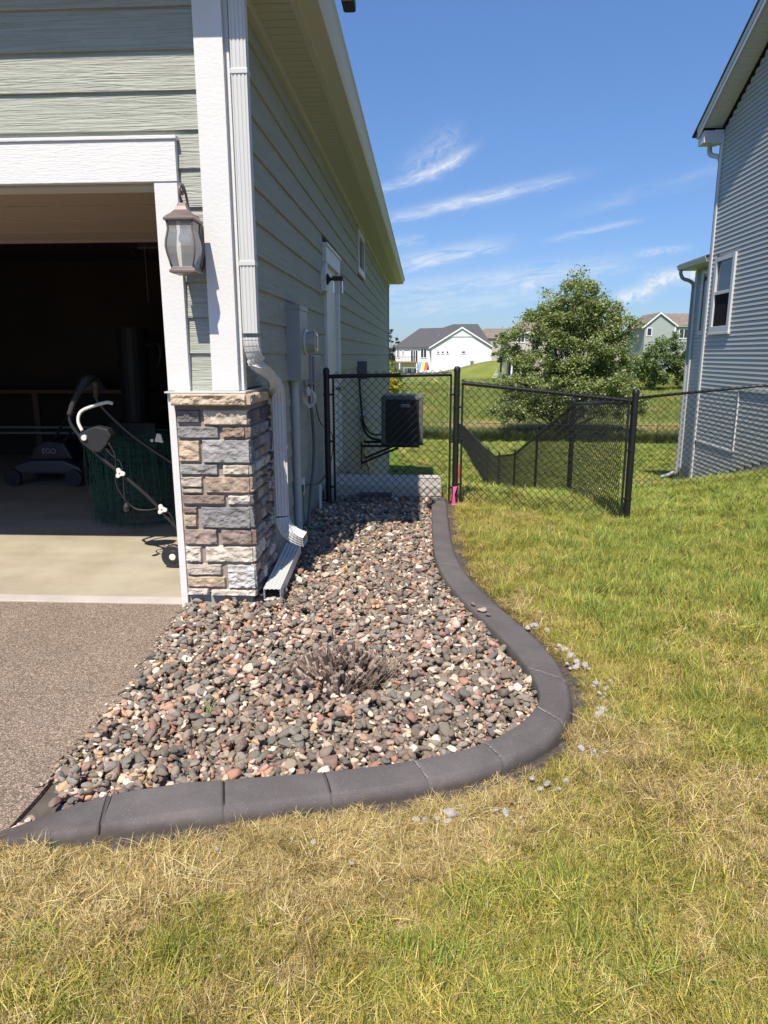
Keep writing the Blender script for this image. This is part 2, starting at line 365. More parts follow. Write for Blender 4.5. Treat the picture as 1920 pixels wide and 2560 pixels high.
# ------------------------------------------------------------------ ground sheets
def lawn_material():
    m = bpy.data.materials.new('lawn_ground'); m.use_nodes = True; t = m.node_tree; b = t.nodes['Principled BSDF']
    b.inputs['Roughness'].default_value = .95; b.inputs['Specular IOR Level'].default_value = .1
    tcn = N(t, 'ShaderNodeTexCoord'); co = tcn.outputs['Object']
    def nz(s, d=6, r=.6, st=None):
        n = N(t, 'ShaderNodeTexNoise'); n.inputs['Scale'].default_value = s; n.inputs['Detail'].default_value = d; n.inputs['Roughness'].default_value = r
        if st: mp = N(t, 'ShaderNodeMapping'); mp.inputs['Scale'].default_value = st; t.links.new(co, mp.inputs[0]); t.links.new(mp.outputs[0], n.inputs[0])
        else: t.links.new(co, n.inputs[0])
        return n.outputs[0]
    def rng_(v, a, b_, c=0., d=1.):
        n = N(t, 'ShaderNodeMapRange'); n.inputs[1].default_value = a; n.inputs[2].default_value = b_; n.inputs[3].default_value = c; n.inputs[4].default_value = d
        t.links.new(v, n.inputs[0]); return n.outputs[0]
    s = N(t, 'ShaderNodeSeparateXYZ'); t.links.new(co, s.inputs[0])
    green = MIX(t, rng_(nz(1.1), .35, .65), (.10, .165, .022), (.165, .215, .035))
    dry = MIX(t, rng_(nz(9), .35, .65), (.15, .12, .055), (.085, .062, .034))
    near = rng_(s.outputs[1], 6.0, 8.5)
    base = MIX(t, near, dry, green)
    # tall meadow beyond the rear fence: paler, streaky
    mead = MIX(t, rng_(nz(.5, st=(1, .35, 1)), .35, .68), (.12, .17, .035), (.20, .235, .06))
    mead = MIX(t, rng_(nz(.9, st=(.6, 1.2, 1)), .56, .68), mead, (.26, .26, .10))
    far = rng_(s.outputs[1], 44.4, 45.6); base = MIX(t, far, base, mead)
    mown = MIX(t, rng_(nz(.25), .4, .6), (.16, .20, .04), (.22, .24, .06))
    hill = MIX(t, rng_(s.outputs[1], 121, 126), base, mown)
    fine = rng_(nz(60, 4), .3, .7, .72, 1.28); vm = N(t, 'ShaderNodeVectorMath', operation='SCALE'); t.links.new(hill, vm.inputs[0]); t.links.new(fine, vm.inputs['Scale'])
    t.links.new(vm.outputs[0], b.inputs['Base Color'])
    bp = N(t, 'ShaderNodeBump'); bp.inputs['Strength'].default_value = .8; bp.inputs['Distance'].default_value = .05
    t.links.new(nz(14, 8), bp.inputs['Height']); t.links.new(bp.outputs[0], b.inputs['Normal'])
    return m
xs = np.r_[np.linspace(-900, -70, 14), np.linspace(-60, -10, 26)[:-1], np.linspace(-10, -2, 17)[:-1], np.arange(-2, 6, .07), np.linspace(6, 60, 82), np.linspace(70, 900, 14)]
ys = np.r_[np.linspace(-20, 0, 11)[:-1], np.arange(0, 9.5, .07), np.linspace(9.5, 55, 150)[:-1], np.linspace(55, 220, 120)[:-1], np.linspace(220, 1500, 20)]
X, Y = np.meshgrid(xs, ys); Z = ground(X, Y)
Z = Z+.012*np.sin(X*5.1+Y*3.3)*np.sin(Y*4.7-X*1.9)*((Y < 12) & (Y > -5))
lo = inpoly(X, Y, OUTP); Z = np.where(lo, Z-.05, Z)
Z = np.where((X < -1.12) & (Y > 4.12) & (Y < 21.2) & (X > -12), np.minimum(Z-.3, -.15), Z)
ny, nx = X.shape; idx = np.arange(ny*nx).reshape(ny, nx)
Fq = np.stack([idx[:-1, :-1], idx[:-1, 1:], idx[1:, 1:], idx[1:, :-1]], -1).reshape(-1, 4)
npmesh('ground', np.stack([X, Y, Z], -1).reshape(-1, 3), Fq, lawn_material(), smooth=True, kind='structure')

# driveway: brown exposed aggregate
dm = mat('driveway_aggregate', (.30, .235, .20), .9, var=.08, vs=1.5, bump=.9, bs=170, bd=.004, fine=.0)
t = dm.node_tree; b = t.nodes['Principled BSDF']; tcn = N(t, 'ShaderNodeTexCoord')
vo = N(t, 'ShaderNodeTexVoronoi'); vo.inputs['Scale'].default_value = 185; t.links.new(tcn.outputs['Object'], vo.inputs[0])
wn = N(t, 'ShaderNodeTexWhiteNoise'); t.links.new(vo.outputs['Position'], wn.inputs[0])
rp = N(t, 'ShaderNodeValToRGB'); e = rp.color_ramp.elements; e[0].color = (.12, .084, .060, 1); e[1].color = (.50, .39, .295, 1)
x_ = e.new(.35); x_.color = (.205, .15, .108, 1); x_ = e.new(.75); x_.color = (.305, .229, .168, 1)
t.links.new(wn.outputs[0], rp.inputs[0])
n2 = N(t, 'ShaderNodeTexNoise'); n2.inputs['Scale'].default_value = 1.3; n2.inputs['Detail'].default_value = 5; t.links.new(tcn.outputs['Object'], n2.inputs[0])
mr = N(t, 'ShaderNodeMapRange'); mr.inputs[1].default_value = .3; mr.inputs[2].default_value = .7; mr.inputs[3].default_value = .85; mr.inputs[4].default_value = 1.15; t.links.new(n2.outputs[0], mr.inputs[0])
vm = N(t, 'ShaderNodeVectorMath', operation='SCALE'); t.links.new(rp.outputs[0], vm.inputs[0]); t.links.new(mr.outputs[0], vm.inputs['Scale']); t.links.new(vm.outputs[0], b.inputs['Base Color'])
bp = N(t, 'ShaderNodeBump'); bp.inputs['Strength'].default_value = .9; bp.inputs['Distance'].default_value = .004
t.links.new(MA(t, 'SUBTRACT', 1.0, vo.outputs['Distance']), bp.inputs['Height']); t.links.new(bp.outputs[0], b.inputs['Normal'])
MATS['driveway_aggregate'] = dm
dr = MB(); ed = [(-1.34, 1.80), (-1.335, 2.1), (-1.34, 2.6), (-1.36, 3.0), (-1.39, 3.4), (-1.43, 3.8), (-1.45, 4.035)]
top = [(-9, 1.80, .0)]+[(x+.012*math.sin(9*y), y, -.004 if i else -.01) for i, (x, y) in enumerate(ed)]+[(-9, 4.035, 0)]
dr.prism(top, (0, 0, -.08)); dr.build('driveway', dm, kind='structure')
dr = MB(); dr.box((-9, -20, -.08), (-1.9, 1.795, -.002)); 
# bed soil
xb = np.arange(-1.6, .75, .04); yb = np.arange(1.7, 8.0, .04); XB, YB = np.meshgrid(xb, yb)
ZB = np.full(XB.shape, -.024)+.012*np.sin(XB*7)*np.sin(YB*5)
ins = inpoly(XB, YB, [(-1.55, 4.2), (-1.50, 1.9)]+[tuple(p) for p in (ci[::-6])]+[(.09, 7.24), (-1.04, 7.24), (-1.04, 4.65)])
vi = -np.ones(XB.shape, int); V = []; 
for j in range(XB.shape[0]):
    for i in range(XB.shape[1]): vi[j, i] = len(V); V.append((XB[j, i], YB[j, i], ZB[j, i]))
F = [(vi[j, i], vi[j, i+1], vi[j+1, i+1], vi[j+1, i]) for j in range(XB.shape[0]-1) for i in range(XB.shape[1]-1) if ins[j, i] or ins[j, i+1] or ins[j+1, i] or ins[j+1, i+1]]
npmesh('bed_soil', V, F, mat('bed_soil', (.10, .085, .07), .95, var=.2, vs=20), kind='structure')

# ------------------------------------------------------------------ landscape curbing
cm = mat('curb_concrete', (.104, .090, .086), .85, var=.08, vs=3, bump=.35, bs=260, bd=.0015, fine=0, c2=(.165, .146, .134), c2s=3.5, c2lo=.45, c2hi=.8)
t = cm.node_tree; b = t.nodes['Principled BSDF']; old = b.inputs['Base Color'].links[0].from_socket
tcn = N(t, 'ShaderNodeTexCoord'); n2 = N(t, 'ShaderNodeTexNoise'); n2.inputs['Scale'].default_value = 330; n2.inputs['Detail'].default_value = 1; t.links.new(tcn.outputs['Object'], n2.inputs[0])
mr = N(t, 'ShaderNodeMapRange'); mr.inputs[1].default_value = .70; mr.inputs[2].default_value = .74; t.links.new(n2.outputs[0], mr.inputs[0])
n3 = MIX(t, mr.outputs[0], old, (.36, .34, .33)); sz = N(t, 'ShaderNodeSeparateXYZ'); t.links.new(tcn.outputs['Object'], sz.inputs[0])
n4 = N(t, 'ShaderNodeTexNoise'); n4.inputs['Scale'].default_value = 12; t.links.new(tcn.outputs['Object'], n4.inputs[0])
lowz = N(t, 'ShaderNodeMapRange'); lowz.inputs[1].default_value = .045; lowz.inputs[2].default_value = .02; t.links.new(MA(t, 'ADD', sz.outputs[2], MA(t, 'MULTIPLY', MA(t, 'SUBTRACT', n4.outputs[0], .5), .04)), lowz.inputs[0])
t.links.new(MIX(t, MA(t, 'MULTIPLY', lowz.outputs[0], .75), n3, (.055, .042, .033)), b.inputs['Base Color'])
groove_in = [(-1.04, 2.07), (-.68, 2.13), (-.33, 2.195), (-.02, 2.285), (.25, 2.42), (.49, 2.70), (.50, 3.07), (.27, 3.92), (.10, 4.75), (.085, 5.9)]
jn = {int(np.argmin(np.hypot(ci[:, 0]-x, ci[:, 1]-y))): k for k, (x, y) in enumerate(groove_in)}
prof = [(0, -.03), (0, .054), (.025, .066), (.06, .0695), (.08, .070), (.30, .069), (.60, .066), (.80, .0615), (.815, .061), (.87, .053), (.92, .038), (.96, .012), (1.0, -.03), (1.0, -.09)]
rows = []; par = []
s_all = np.linspace(0, 1, NC)
for i in range(NC):
    par.append((i, 0))
    if i in jn:
        rows_g = [(i+.0, 0), (i+.12, 1), (i+.45, 1), (i+.57, 0)]; par.pop(); par += rows_g
V = []; 
for (fi, g) in par:
    i0 = min(int(fi), NC-2); f = fi-i0; a = ci[i0]*(1-f)+ci[i0+1]*f; bq = co2[i0]*(1-f)+co2[i0+1]*f
    endf = min(1., max(.0, (NC-1-fi)/46.)); hs = .12+.88*endf**.8
    deep = .007 if (g and jn.get(int(fi), 9) < 3) else .003 if g else 0
    gzv = gz(*((a+bq)/2))*0
    for (u_, h) in prof:
        p = a*(1-u_)+bq*u_
        V.append((p[0], p[1], (h*hs-deep*(.2 < h/.08)) if h > 0 else h))
n = len(prof); F = [(i*n+k, i*n+k+1, (i+1)*n+k+1, (i+1)*n+k) for i in range(len(par)-1) for k in range(n-1)]
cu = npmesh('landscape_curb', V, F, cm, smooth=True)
tag(cu, 'dark grey moulded concrete curbing curving round the river rock bed', 'garden curb')
# fresh light scratches of the shallow joints belong to the curb
sm = mat('joint_dust', (.33, .29, .26), .9, var=.5, vs=80)
for i, k in jn.items():
    a, bq = ci[i]*.72+ci[min(i+1, NC-1)]*.28, co2[i]*.72+co2[min(i+1, NC-1)]*.28; d_ = (bq-a)
    if k < 3:
        mb = MB(); pts = [(a[0]+d_[0]*q, a[1]+d_[1]*q, z_) for q, z_ in ((.0, .05), (.08, .069), (.3, .0725), (.55, .066), (.75, .054), (.87, .040), (.94, .02))]
        tn = np.array([-d_[1], d_[0]])/np.linalg.norm(d_)*.0019
        vs = []; 
        for p in pts: vs += [(p[0]-tn[0], p[1]-tn[1], p[2]+.0015), (p[0]+tn[0], p[1]+tn[1], p[2]+.0015)]
        mb.add(vs, [(2*q, 2*q+1, 2*q+3, 2*q+2) for q in range(len(pts)-1)])
        mb.build('control_joint', mat('joint_dark', (.01, .009, .009), 1), cu)
    elif k < 7:
        mb = MB(); tn = np.array([-d_[1], d_[0]])/np.linalg.norm(d_); vs = []; fs = []
        hh = lambda u_: np.interp(u_, [q[0] for q in prof], [q[1] for q in prof])
        for q in np.linspace(.08, .86, 26):
            if rng.random() < .25: continue
            w_ = .0012+.0018*rng.random(); o_ = rng.normal()*.0012; c_ = a+d_*q+tn*o_; l_ = np.linalg.norm(d_)*.016
            dd = d_/np.linalg.norm(d_); z_ = float(hh(q))+.0012
            bz = len(vs); vs += [(*(c_-dd*l_-tn*w_), z_), (*(c_+dd*l_-tn*w_), z_), (*(c_+dd*l_+tn*w_), z_), (*(c_-dd*l_+tn*w_), z_)]; fs.append((bz, bz+1, bz+2, bz+3))
        mb.add(vs, fs); mb.build('control_joint', sm, cu, fix=False)

# loose soil left along the outside of the curb
vs = []; fs = []; s_ = range(0, NC-30, 2)
for q, i in enumerate(s_):
    a, bq = ci[i], co2[i]; d_ = (bq-a)/np.linalg.norm(bq-a); wv = (.085+.06*noise.noise(Vector((i*.05, 1, 2)))+.03*noise.noise(Vector((i*.3, 5, 2))))*(1.0 if bq[1] > 2.3 else .55)
    for k, u_ in enumerate((-.02, wv*.35, wv*.7, wv)):
        p = bq+d_*u_; vs.append((p[0], p[1], gz(p[0], p[1])+(.008, .010, .006, -.016)[k]+.006*noise.noise(Vector((p[0]*40, p[1]*40, k)))))
    if q: fs += [((q-1)*4+k, (q-1)*4+k+1, q*4+k+1, q*4+k) for k in range(3)]
npmesh('soil_strip', vs, fs, mat('loose_soil', (.085, .066, .052), .98, var=.5, vs=55, bump=1, bs=90, bd=.01, c2=(.16, .135, .11), c2s=30, c2lo=.55, c2hi=.7), smooth=True, kind='structure')
# ------------------------------------------------------------------ scattering
def scatter(name, protos, pts, rot, scl, ind, **tg):
    """instances of prototype meshes on the vertices of one mesh object (only for stuff nobody could count)"""
    me = bpy.data.meshes.new(name); pts = np.asarray(pts, np.float32); n = len(pts)
    me.vertices.add(n); me.vertices.foreach_set('co', pts.ravel())
    a = me.attributes.new('rot', 'FLOAT_VECTOR', 'POINT'); a.data.foreach_set('vector', np.asarray(rot, np.float32).ravel())
    a = me.attributes.new('scl', 'FLOAT_VECTOR', 'POINT'); a.data.foreach_set('vector', np.asarray(scl, np.float32).ravel())
    a = me.attributes.new('idx', 'INT', 'POINT'); a.data.foreach_set('value', np.asarray(ind, np.int32))
    me.update(); o = bpy.data.objects.new(name, me); col.objects.link(o)
    pc = bpy.data.collections.new(name+'_shapes')
    for p in protos: pc.objects.link(p)
    g = bpy.data.node_groups.new(name+'_scatter', 'GeometryNodeTree')
    g.interface.new_socket('Geometry', in_out='INPUT', socket_type='NodeSocketGeometry'); g.interface.new_socket('Geometry', in_out='OUTPUT', socket_type='NodeSocketGeometry')
    gi = g.nodes.new('NodeGroupInput'); go = g.nodes.new('NodeGroupOutput'); ip = g.nodes.new('GeometryNodeInstanceOnPoints'); ci_ = g.nodes.new('GeometryNodeCollectionInfo')
    ci_.inputs['Collection'].default_value = pc; ci_.inputs['Separate Children'].default_value = True; ci_.inputs['Reset Children'].default_value = True
    def na(nm, ty): q = g.nodes.new('GeometryNodeInputNamedAttribute'); q.data_type = ty; q.inputs[0].default_value = nm; return q.outputs[0]
    g.links.new(gi.outputs[0], ip.inputs['Points']); g.links.new(ci_.outputs[0], ip.inputs['Instance']); ip.inputs['Pick Instance'].default_value = True
    g.links.new(na('idx', 'INT'), ip.inputs['Instance Index']); g.links.new(na('rot', 'FLOAT_VECTOR'), ip.inputs['Rotation']); g.links.new(na('scl', 'FLOAT_VECTOR'), ip.inputs['Scale'])
    g.links.new(ip.outputs[0], go.inputs[0]); md = o.modifiers.new('scatter', 'NODES'); md.node_group = g
    tag(o, **tg); return o
def proto(name, V, F, m, smooth=False, colors=None):
    o = npmesh(name, V, F, m, smooth=smooth, colors=colors); col.objects.unlink(o); return o

# ------------------------------------------------------------------ river rock
pal0 = [(.105,.105,.105),(.15,.145,.14),(.125,.10,.085),(.20,.165,.14),(.095,.095,.095),(.26,.21,.175),(.165,.12,.10),(.30,.155,.11),(.13,.14,.135),(.22,.18,.15),
       (.46,.37,.29),(.125,.105,.09),(.17,.165,.16),(.24,.12,.095),(.19,.14,.12),(.36,.29,.24),(.10,.10,.10),(.58,.52,.45),(.15,.12,.10),(.34,.20,.15),
       (.20,.19,.175),(.155,.105,.095),(.12,.12,.115),(.27,.225,.19),(.42,.26,.15),(.16,.14,.12),(.105,.09,.08),(.40,.34,.30)]
pal0 = pal0+[(.13,.115,.10),(.17,.145,.125),(.15,.125,.11)]
pal = [((a*.86+.14*m)*1.48+.022, (b_*.86+.14*m)*1.37+.018, (c*.86+.14*m)*1.20+.014) for a, b_, c in pal0 for m in [(a+b_+c)/3]]
ROCK = mat('river_rock', (.2, .2, .2), .86, rand=pal, var=.34, vs=75, bump=.6, bs=160, bd=.002, spec=.3, c2=(.20, .18, .16), c2s=60, c2lo=.62, c2hi=.72)
RK = []
for k in range(14):
    bm = bmesh.new(); bmesh.ops.create_icosphere(bm, subdivisions=3, radius=1)
    sx, sy, sz_ = 1, random.uniform(.58, .92), random.uniform(.34, .60); off = Vector((k*7.3, k*3.1, 1)); planes = [(Vector(rng.normal(size=3)).normalized(), rng.uniform(.60, .98)) for _ in range(8+k)]
    for v in bm.verts:
        d = v.co.normalized(); hs_ = [h_/max(1e-3, d.dot(n_)) for n_, h_ in planes if d.dot(n_) > .05]
        q = (sum(h**-15 for h in hs_)+1.12**-15)**(-1/15)*1.06*(1+.07*noise.noise(d*2.5+off)+.03*noise.noise(d*7+off))
        c_ = d*q
        if 0: c_ = Vector(tuple(math.copysign(min(abs(a), (.80, .86, .78)[i_])/(.80, .86, .78)[i_]*.86, a) if ang == 1 else a for i_, a in enumerate(c_)))
        v.co = Vector((c_.x*sx, c_.y*sy, c_.z*sz_))
    me = bpy.data.meshes.new('river_rock'); bm.to_mesh(me); bm.free(); me.shade_smooth(); me.materials.append(ROCK); RK.append((me, (sy, sz_)))
# settle the stones one by one on a height field
gs = .008; hx0, hy0 = -1.6, 1.6; HN = (int(6.6/gs), int(2.5/gs)); hm = np.full(HN, -.012)
GXX, GYY = np.meshgrid(hx0+np.arange(HN[1])*gs, hy0+np.arange(HN[0])*gs)
bedm = inpoly(GXX, GYY, BEDP)
cand = []
while len(cand) < 25000:
    x = rng.uniform(-1.55, .62, 4000); y = rng.uniform(1.85, 7.35, 4000); ok = inpoly(x, y, BEDP)
    cand += list(zip(x[ok], y[ok]))
stones = []
for q, (x, y) in enumerate(cand[:25000]):
    if math.hypot((x+.36)/.15, (y-2.98)/.12) < 1 and q % 3: continue
    r = float(np.clip(rng.lognormal(math.log(.0160), .37), .008, .036))
    if q > 24000: r *= rng.uniform(.55, .9)
    k = int(rng.integers(14)); sy, sz_ = RK[k][1]; i = int((x-hx0)/gs); j = int((y-hy0)/gs); m_ = max(1, int(r*.8/gs))
    sl_ = hm[max(0, j-m_):j+m_+1, max(0, i-m_):i+m_+1]
    if sl_.size < 4: continue
    # slope of what lies below
    gx_ = (sl_[:, -1].mean()-sl_[:, 0].mean())/(sl_.shape[1]*gs); gy_ = (sl_[-1].mean()-sl_[0].mean())/(sl_.shape[0]*gs)
    base = np.percentile(sl_, 55)
    if base > .050+.014*math.sin(x*4+y*3): continue
    z = base+r*sz_*.62
    rx = math.atan(np.clip(gy_, -1, 1))+rng.normal()*.22; ry = -math.atan(np.clip(gx_, -1, 1))+rng.normal()*.22; rz = rng.uniform(0, 6.28)
    stones.append((x, y, z, rx, ry, rz, r, k))
    M_ = int(r/gs)+1; jj = slice(max(0, j-M_), j+M_+1); ii = slice(max(0, i-M_), i+M_+1)
    dx = GXX[jj, ii]-x; dy = GYY[jj, ii]-y; rr_ = (dx*dx+dy*dy)/(r*.9)**2
    topz = z+r*sz_*np.sqrt(np.clip(1-rr_, 0, 1)); hm[jj, ii] = np.where(rr_ < 1, np.maximum(hm[jj, ii], topz), hm[jj, ii])
for _ in range(420):                                           # small chips spilling on to the driveway edge
    y = rng.uniform(2.15, 3.95); xe = np.interp(y, [1.8, 2.6, 3.0, 3.4, 3.8, 4.0], [-1.34, -1.34, -1.36, -1.39, -1.43, -1.45]); x = xe+rng.normal()*.022+.015
    stones.append((x, y, .003, *rng.normal(0, .3, 2), rng.uniform(0, 6), rng.uniform(.005, .015), int(rng.integers(14))))
# a few stray stones: on the curb edge, along the wall behind the stoop
for (x, y, z, r) in [(.345, 3.79, .085, .028), (.30, 3.88, .082, .02), (.10, 4.55, .082, .018), (.37, 3.72, .082, .017), (-1.235, 2.035, .02, .026), (-1.20, 2.10, .022, .02)]:
    stones.append((x, y, z, 0, 0, rng.uniform(0, 6), r, int(rng.integers(14))))
for _ in range(900):
    x = rng.uniform(-1.04, .12); y = rng.uniform(7.9, 9.1); stones.append((x, y, gz(x, y)+rng.uniform(.02, .10)*(1-max(0, x+.2)*1.5), *rng.normal(0, .3, 2), rng.uniform(0, 6), rng.uniform(.018, .034), int(rng.integers(14))))
# the 300 topmost stones nearest the camera are objects of their own
S = np.array(stones); d_ = np.hypot(S[:, 0], S[:, 1]); ji = ((S[:, 1]-hy0)/gs).astype(int).clip(0, HN[0]-1); ii = ((S[:, 0]-hx0)/gs).astype(int).clip(0, HN[1]-1)
vis = (hm[ji, ii]-S[:, 2]) < S[:, 6]*.75
score = S[:, 6]/np.sqrt(d_**2+2.25)*vis*((S[:, 1] < 3.4)*.9+.1); own = set(np.argsort(-score)[:300].tolist())
ROCKC = mat('river_rock_tone', (.2, .2, .2), .86, var=.34, vs=75, bump=.6, bs=160, bd=.002, spec=.3)
tq = ROCKC.node_tree; oi = N(tq, 'ShaderNodeObjectInfo'); vmn = [n for n in tq.nodes if n.type == 'VECT_MATH'][0]; tq.links.new(oi.outputs['Color'], vmn.inputs[0])
def tone(c):
    r, g, b = c; m_ = max(c)
    if m_ > .48: return 'pale cream'
    if r > 2.15*b: return 'rusty orange'
    if r > 1.6*b: return 'tan brown' if m_ > .27 else 'dark brown'
    if r > 1.35*b: return 'pinkish tan' if m_ > .27 else 'brownish grey'
    return 'light grey' if m_ > .21 else 'dark grey'
for n_, q in enumerate(sorted(own)):
    x, y, z, a, b_, c_, r, k = stones[q]
    o = bpy.data.objects.new('river_rock', RK[k][0]); col.objects.link(o); o.location = (x, y, z); o.rotation_euler = (a, b_, c_); o.scale = (r, r, r)
    c_ = pal[int(rng.integers(len(pal)))]; o.material_slots[0].link = 'OBJECT'; o.material_slots[0].material = ROCKC; o.color = (*c_, 1)
    dcb = float(np.min(np.hypot(ci[:, 0]-x, ci[:, 1]-y))); ds_ = math.hypot(x+.36, y-2.98)
    where = 'in the front corner beside the driveway edge' if x < -1.05 else 'close around the cut back shrub' if ds_ < .32 else ('against the front curbing left of the shrub' if x < -.4 else 'against the front curbing below the shrub' if x < .15 else 'against the inside of the curb bend') if dcb < .14 else 'between driveway and shrub' if x < -.6 else 'in the open bed right of the shrub' if x > 0 else 'in the open bed in front of the shrub' if y < 2.8 else 'in the open bed behind the shrub'
    size = 'large' if r > .032 else 'small' if r < .025 else 'medium'; tn_ = tone(c_)
    tag(o, '%s %s river rock on top %s' % (size, tn_, where), 'river rock', '%s %s river rocks on top of the bed %s' % (size, tn_, where))
rp_ = []
for me, _ in RK:
    o = bpy.data.objects.new('river_rock_shape', me); rp_.append(o)
rest = [i for i in range(len(stones)) if i not in own]
scatter('river_rock_bed', rp_, S[rest][:, :3], S[rest][:, 3:6], np.repeat(S[rest][:, 6:7], 3, 1), S[rest][:, 7].astype(int), kind='stuff',
        label='mass of mixed grey brown and rust river rock filling the bed', cat='gravel')

# ------------------------------------------------------------------ grass
GRASS = mat('grass_blade', (.2, .2, .1), .55, attr=True, var=.22, vs=1.6, trans_l=.14, spec=.3)
def blade_mesh(nb, rad, h0, h1, w, lean, cols, flat=0, seg=3, curl=1.0):
    V, F, C = [], [], []
    for _ in range(nb):
        a = rng.uniform(0, 6.28); rr_ = rad*math.sqrt(rng.random()); bx, by = rr_*math.cos(a), rr_*math.sin(a)
        h = rng.uniform(h0, h1); d = rng.uniform(0, 6.28); ln = abs(rng.normal(lean, lean*.5)); ww = w*rng.uniform(.6, 1.3)
        c = np.array(cols[rng.integers(len(cols))])*rng.uniform(.55, 1.35); side = (-math.sin(d), math.cos(d)); b = len(V)
        for s in range(seg+1):
            t_ = s/seg; th = ln*(.35+curl*t_); 
            f = h*t_*math.sin(min(th, 1.5)); z = h*t_*math.cos(min(th, 1.5))*(1-flat)+.004; wd = ww*(1-t_**1.6)*.5+.0001
            px, py = bx+math.cos(d)*f, by+math.sin(d)*f
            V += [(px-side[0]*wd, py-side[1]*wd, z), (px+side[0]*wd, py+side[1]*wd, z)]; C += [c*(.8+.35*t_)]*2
            if s: F.append((b+2*s-2, b+2*s-1, b+2*s+1, b+2*s))
    return V, F, np.array(C)
straw = [(.60,.46,.19), (.52,.39,.14), (.68,.55,.28), (.42,.29,.10), (.50,.40,.13), (.74,.62,.33), (.30,.20,.07)]
olive = [(.42,.38,.065), (.54,.45,.09), (.34,.33,.05), (.60,.49,.12), (.68,.56,.19), (.24,.24,.035), (.48,.43,.08), (.17,.16,.03)]
green = [(.26,.32,.05), (.32,.37,.06), (.42,.42,.08), (.52,.48,.12), (.18,.25,.04), (.62,.54,.18), (.12,.165,.03)]
lush = [(.19,.30,.045), (.25,.36,.055), (.34,.42,.07), (.13,.215,.035), (.44,.46,.10), (.09,.15,.03)]
def tufts(nm, spec):
    return [proto('%s_%02d' % (nm, i), *blade_mesh(*s[:7], **(s[7] if len(s) > 7 else {}))[:2], GRASS, colors=None) if 0 else (lambda r_: proto('%s_%02d' % (nm, i), r_[0], r_[1], GRASS, colors=r_[2]))(blade_mesh(*s[:7], **(s[7] if len(s) > 7 else {}))) for i, s in enumerate(spec)]
TU = []
for q in range(4): TU.append((230, .07, .030, .072, .0018, .95, straw, dict(flat=.30, seg=4)))       # 0-3 dry thatch
for q in range(4): TU.append((185, .065, .030, .076, .0020, .75, olive+straw[:2], dict(seg=4)))             # 4-7 olive
for q in range(4): TU.append((165, .06, .034, .080, .0022, .6, green+olive[:3], dict(seg=4)))       # 8-11 green
for q in range(3): TU.append((105, .055, .042, .095, .0028, .5, lush+green[2:4], dict(seg=4)))           # 12-14 lush coarse
TUFT = tufts('tuft', TU)
def fbm(x, y, s, seed):
    return np.array([noise.fractal(Vector((a*s+seed, b_*s, seed*.37)), .9, 2.1, 4) for a, b_ in zip(x, y)])
nogo = [tuple(p) for p in co2[::6]]+[(-1.33,1.83), (-9,1.83), (-9,30), (-1.05,22), (-1.05,9.0), (.16,8.4), (.24,7.9), (.26,7.1)]
def lay(nmax, x0, x1, y0, y1):
    x = rng.uniform(x0, x1, nmax); y = rng.uniform(y0, y1, nmax)
    k = (np.abs(x+.056*y) < .565*y+.35) & ~inpoly(x, y, nogo); return x[k], y[k]
PX, PY, PS, PI = [], [], [], []
for (n0, x0, x1, y0, y1, s0) in [(13500, -1.6, 2.4, 1.0, 3.2, .85), (12500, .2, 4.6, 3.2, 6.9, 1.05), (7500, .1, 5.4, 6.9, 10.5, 1.4), (6500, -1, 8.5, 10.5, 20, 1.9), (7000, -1, 12, 20, 43.5, 2.6)]:
    x, y = lay(n0, x0, x1, y0, y1); f = .62*fbm(x, y, 1.25, 3.3)+.75*fbm(x, y, 4.2, 9.1)
    dc = np.min(np.hypot(x[:, None]-co2[None, ::8, 0], y[:, None]-co2[None, ::8, 1]), 1)   # distance to the curb
    g = f*.9+np.clip((x-.2)*.30, -.35, .75)+np.clip((y-3.6)*.10, 0, .7)-np.clip(.55-dc, 0, .55)*1.1-.10
    g += rng.normal(0, .34, len(x))+np.clip((x-1.6)*.22, 0, .5)*np.clip((y-4)*.5, 0, 1)+np.clip((y-6.5)*.4, 0, .35)-.12*(y < 2.4)
    i = np.where(g < -.28, rng.integers(0, 4, len(x)), np.where(g < .18, rng.integers(4, 8, len(x)), np.where(g < .62, rng.integers(8, 12, len(x)), rng.integers(10, 15, len(x)))))
    keep = (dc > .02+.075*rng.random(len(x))*(y > 2.25)*(x > .1)) & ~((dc < .14) & (rng.random(len(x)) < .55) & (y > 2.2)) & ~((dc < .10) & (rng.random(len(x)) < .7) & (y > 3.2))
    bare = fbm(x, y, 3.1, 21.7); keep &= ~((bare > .42) & (g < .1) & (rng.random(len(x)) < .75))
    PX += list(x[keep]); PY += list(y[keep]); PI += list(i[keep]); PS += list(s0*rng.choice([.65, .8, .95, 1.1, 1.45], keep.sum(), p=[.2, .3, .25, .17, .08])*rng.uniform(.9, 1.1, keep.sum())*np.where(dc[keep] < .12, .75, 1))
PX = np.array(PX); PY = np.array(PY); PS = np.array(PS); PZ = ground(PX, PY)+.012*np.sin(PX*5.1+PY*3.3)*np.sin(PY*4.7-PX*1.9)*(PY < 12)-.004
ca_ = fbm(PX, PY, 2.2, 41.)*5; am_ = np.clip(.22+.35*fbm(PX, PY, 1.7, 57.), 0, .6)
rot = np.c_[am_*np.cos(ca_)+rng.normal(0, .16, len(PX)), am_*np.sin(ca_)+rng.normal(0, .16, len(PX)), rng.uniform(0, 6.28, len(PX))]
scatter('grass', TUFT, np.c_[PX, PY, PZ], rot, np.c_[PS, PS, PS*rng.uniform(.75, 1.1, len(PX))*np.interp(PY, [5.5, 7.5, 20], [1, .62, .45])], PI, kind='stuff', label='lawn of dry straw coloured and green grass blades', cat='grass')
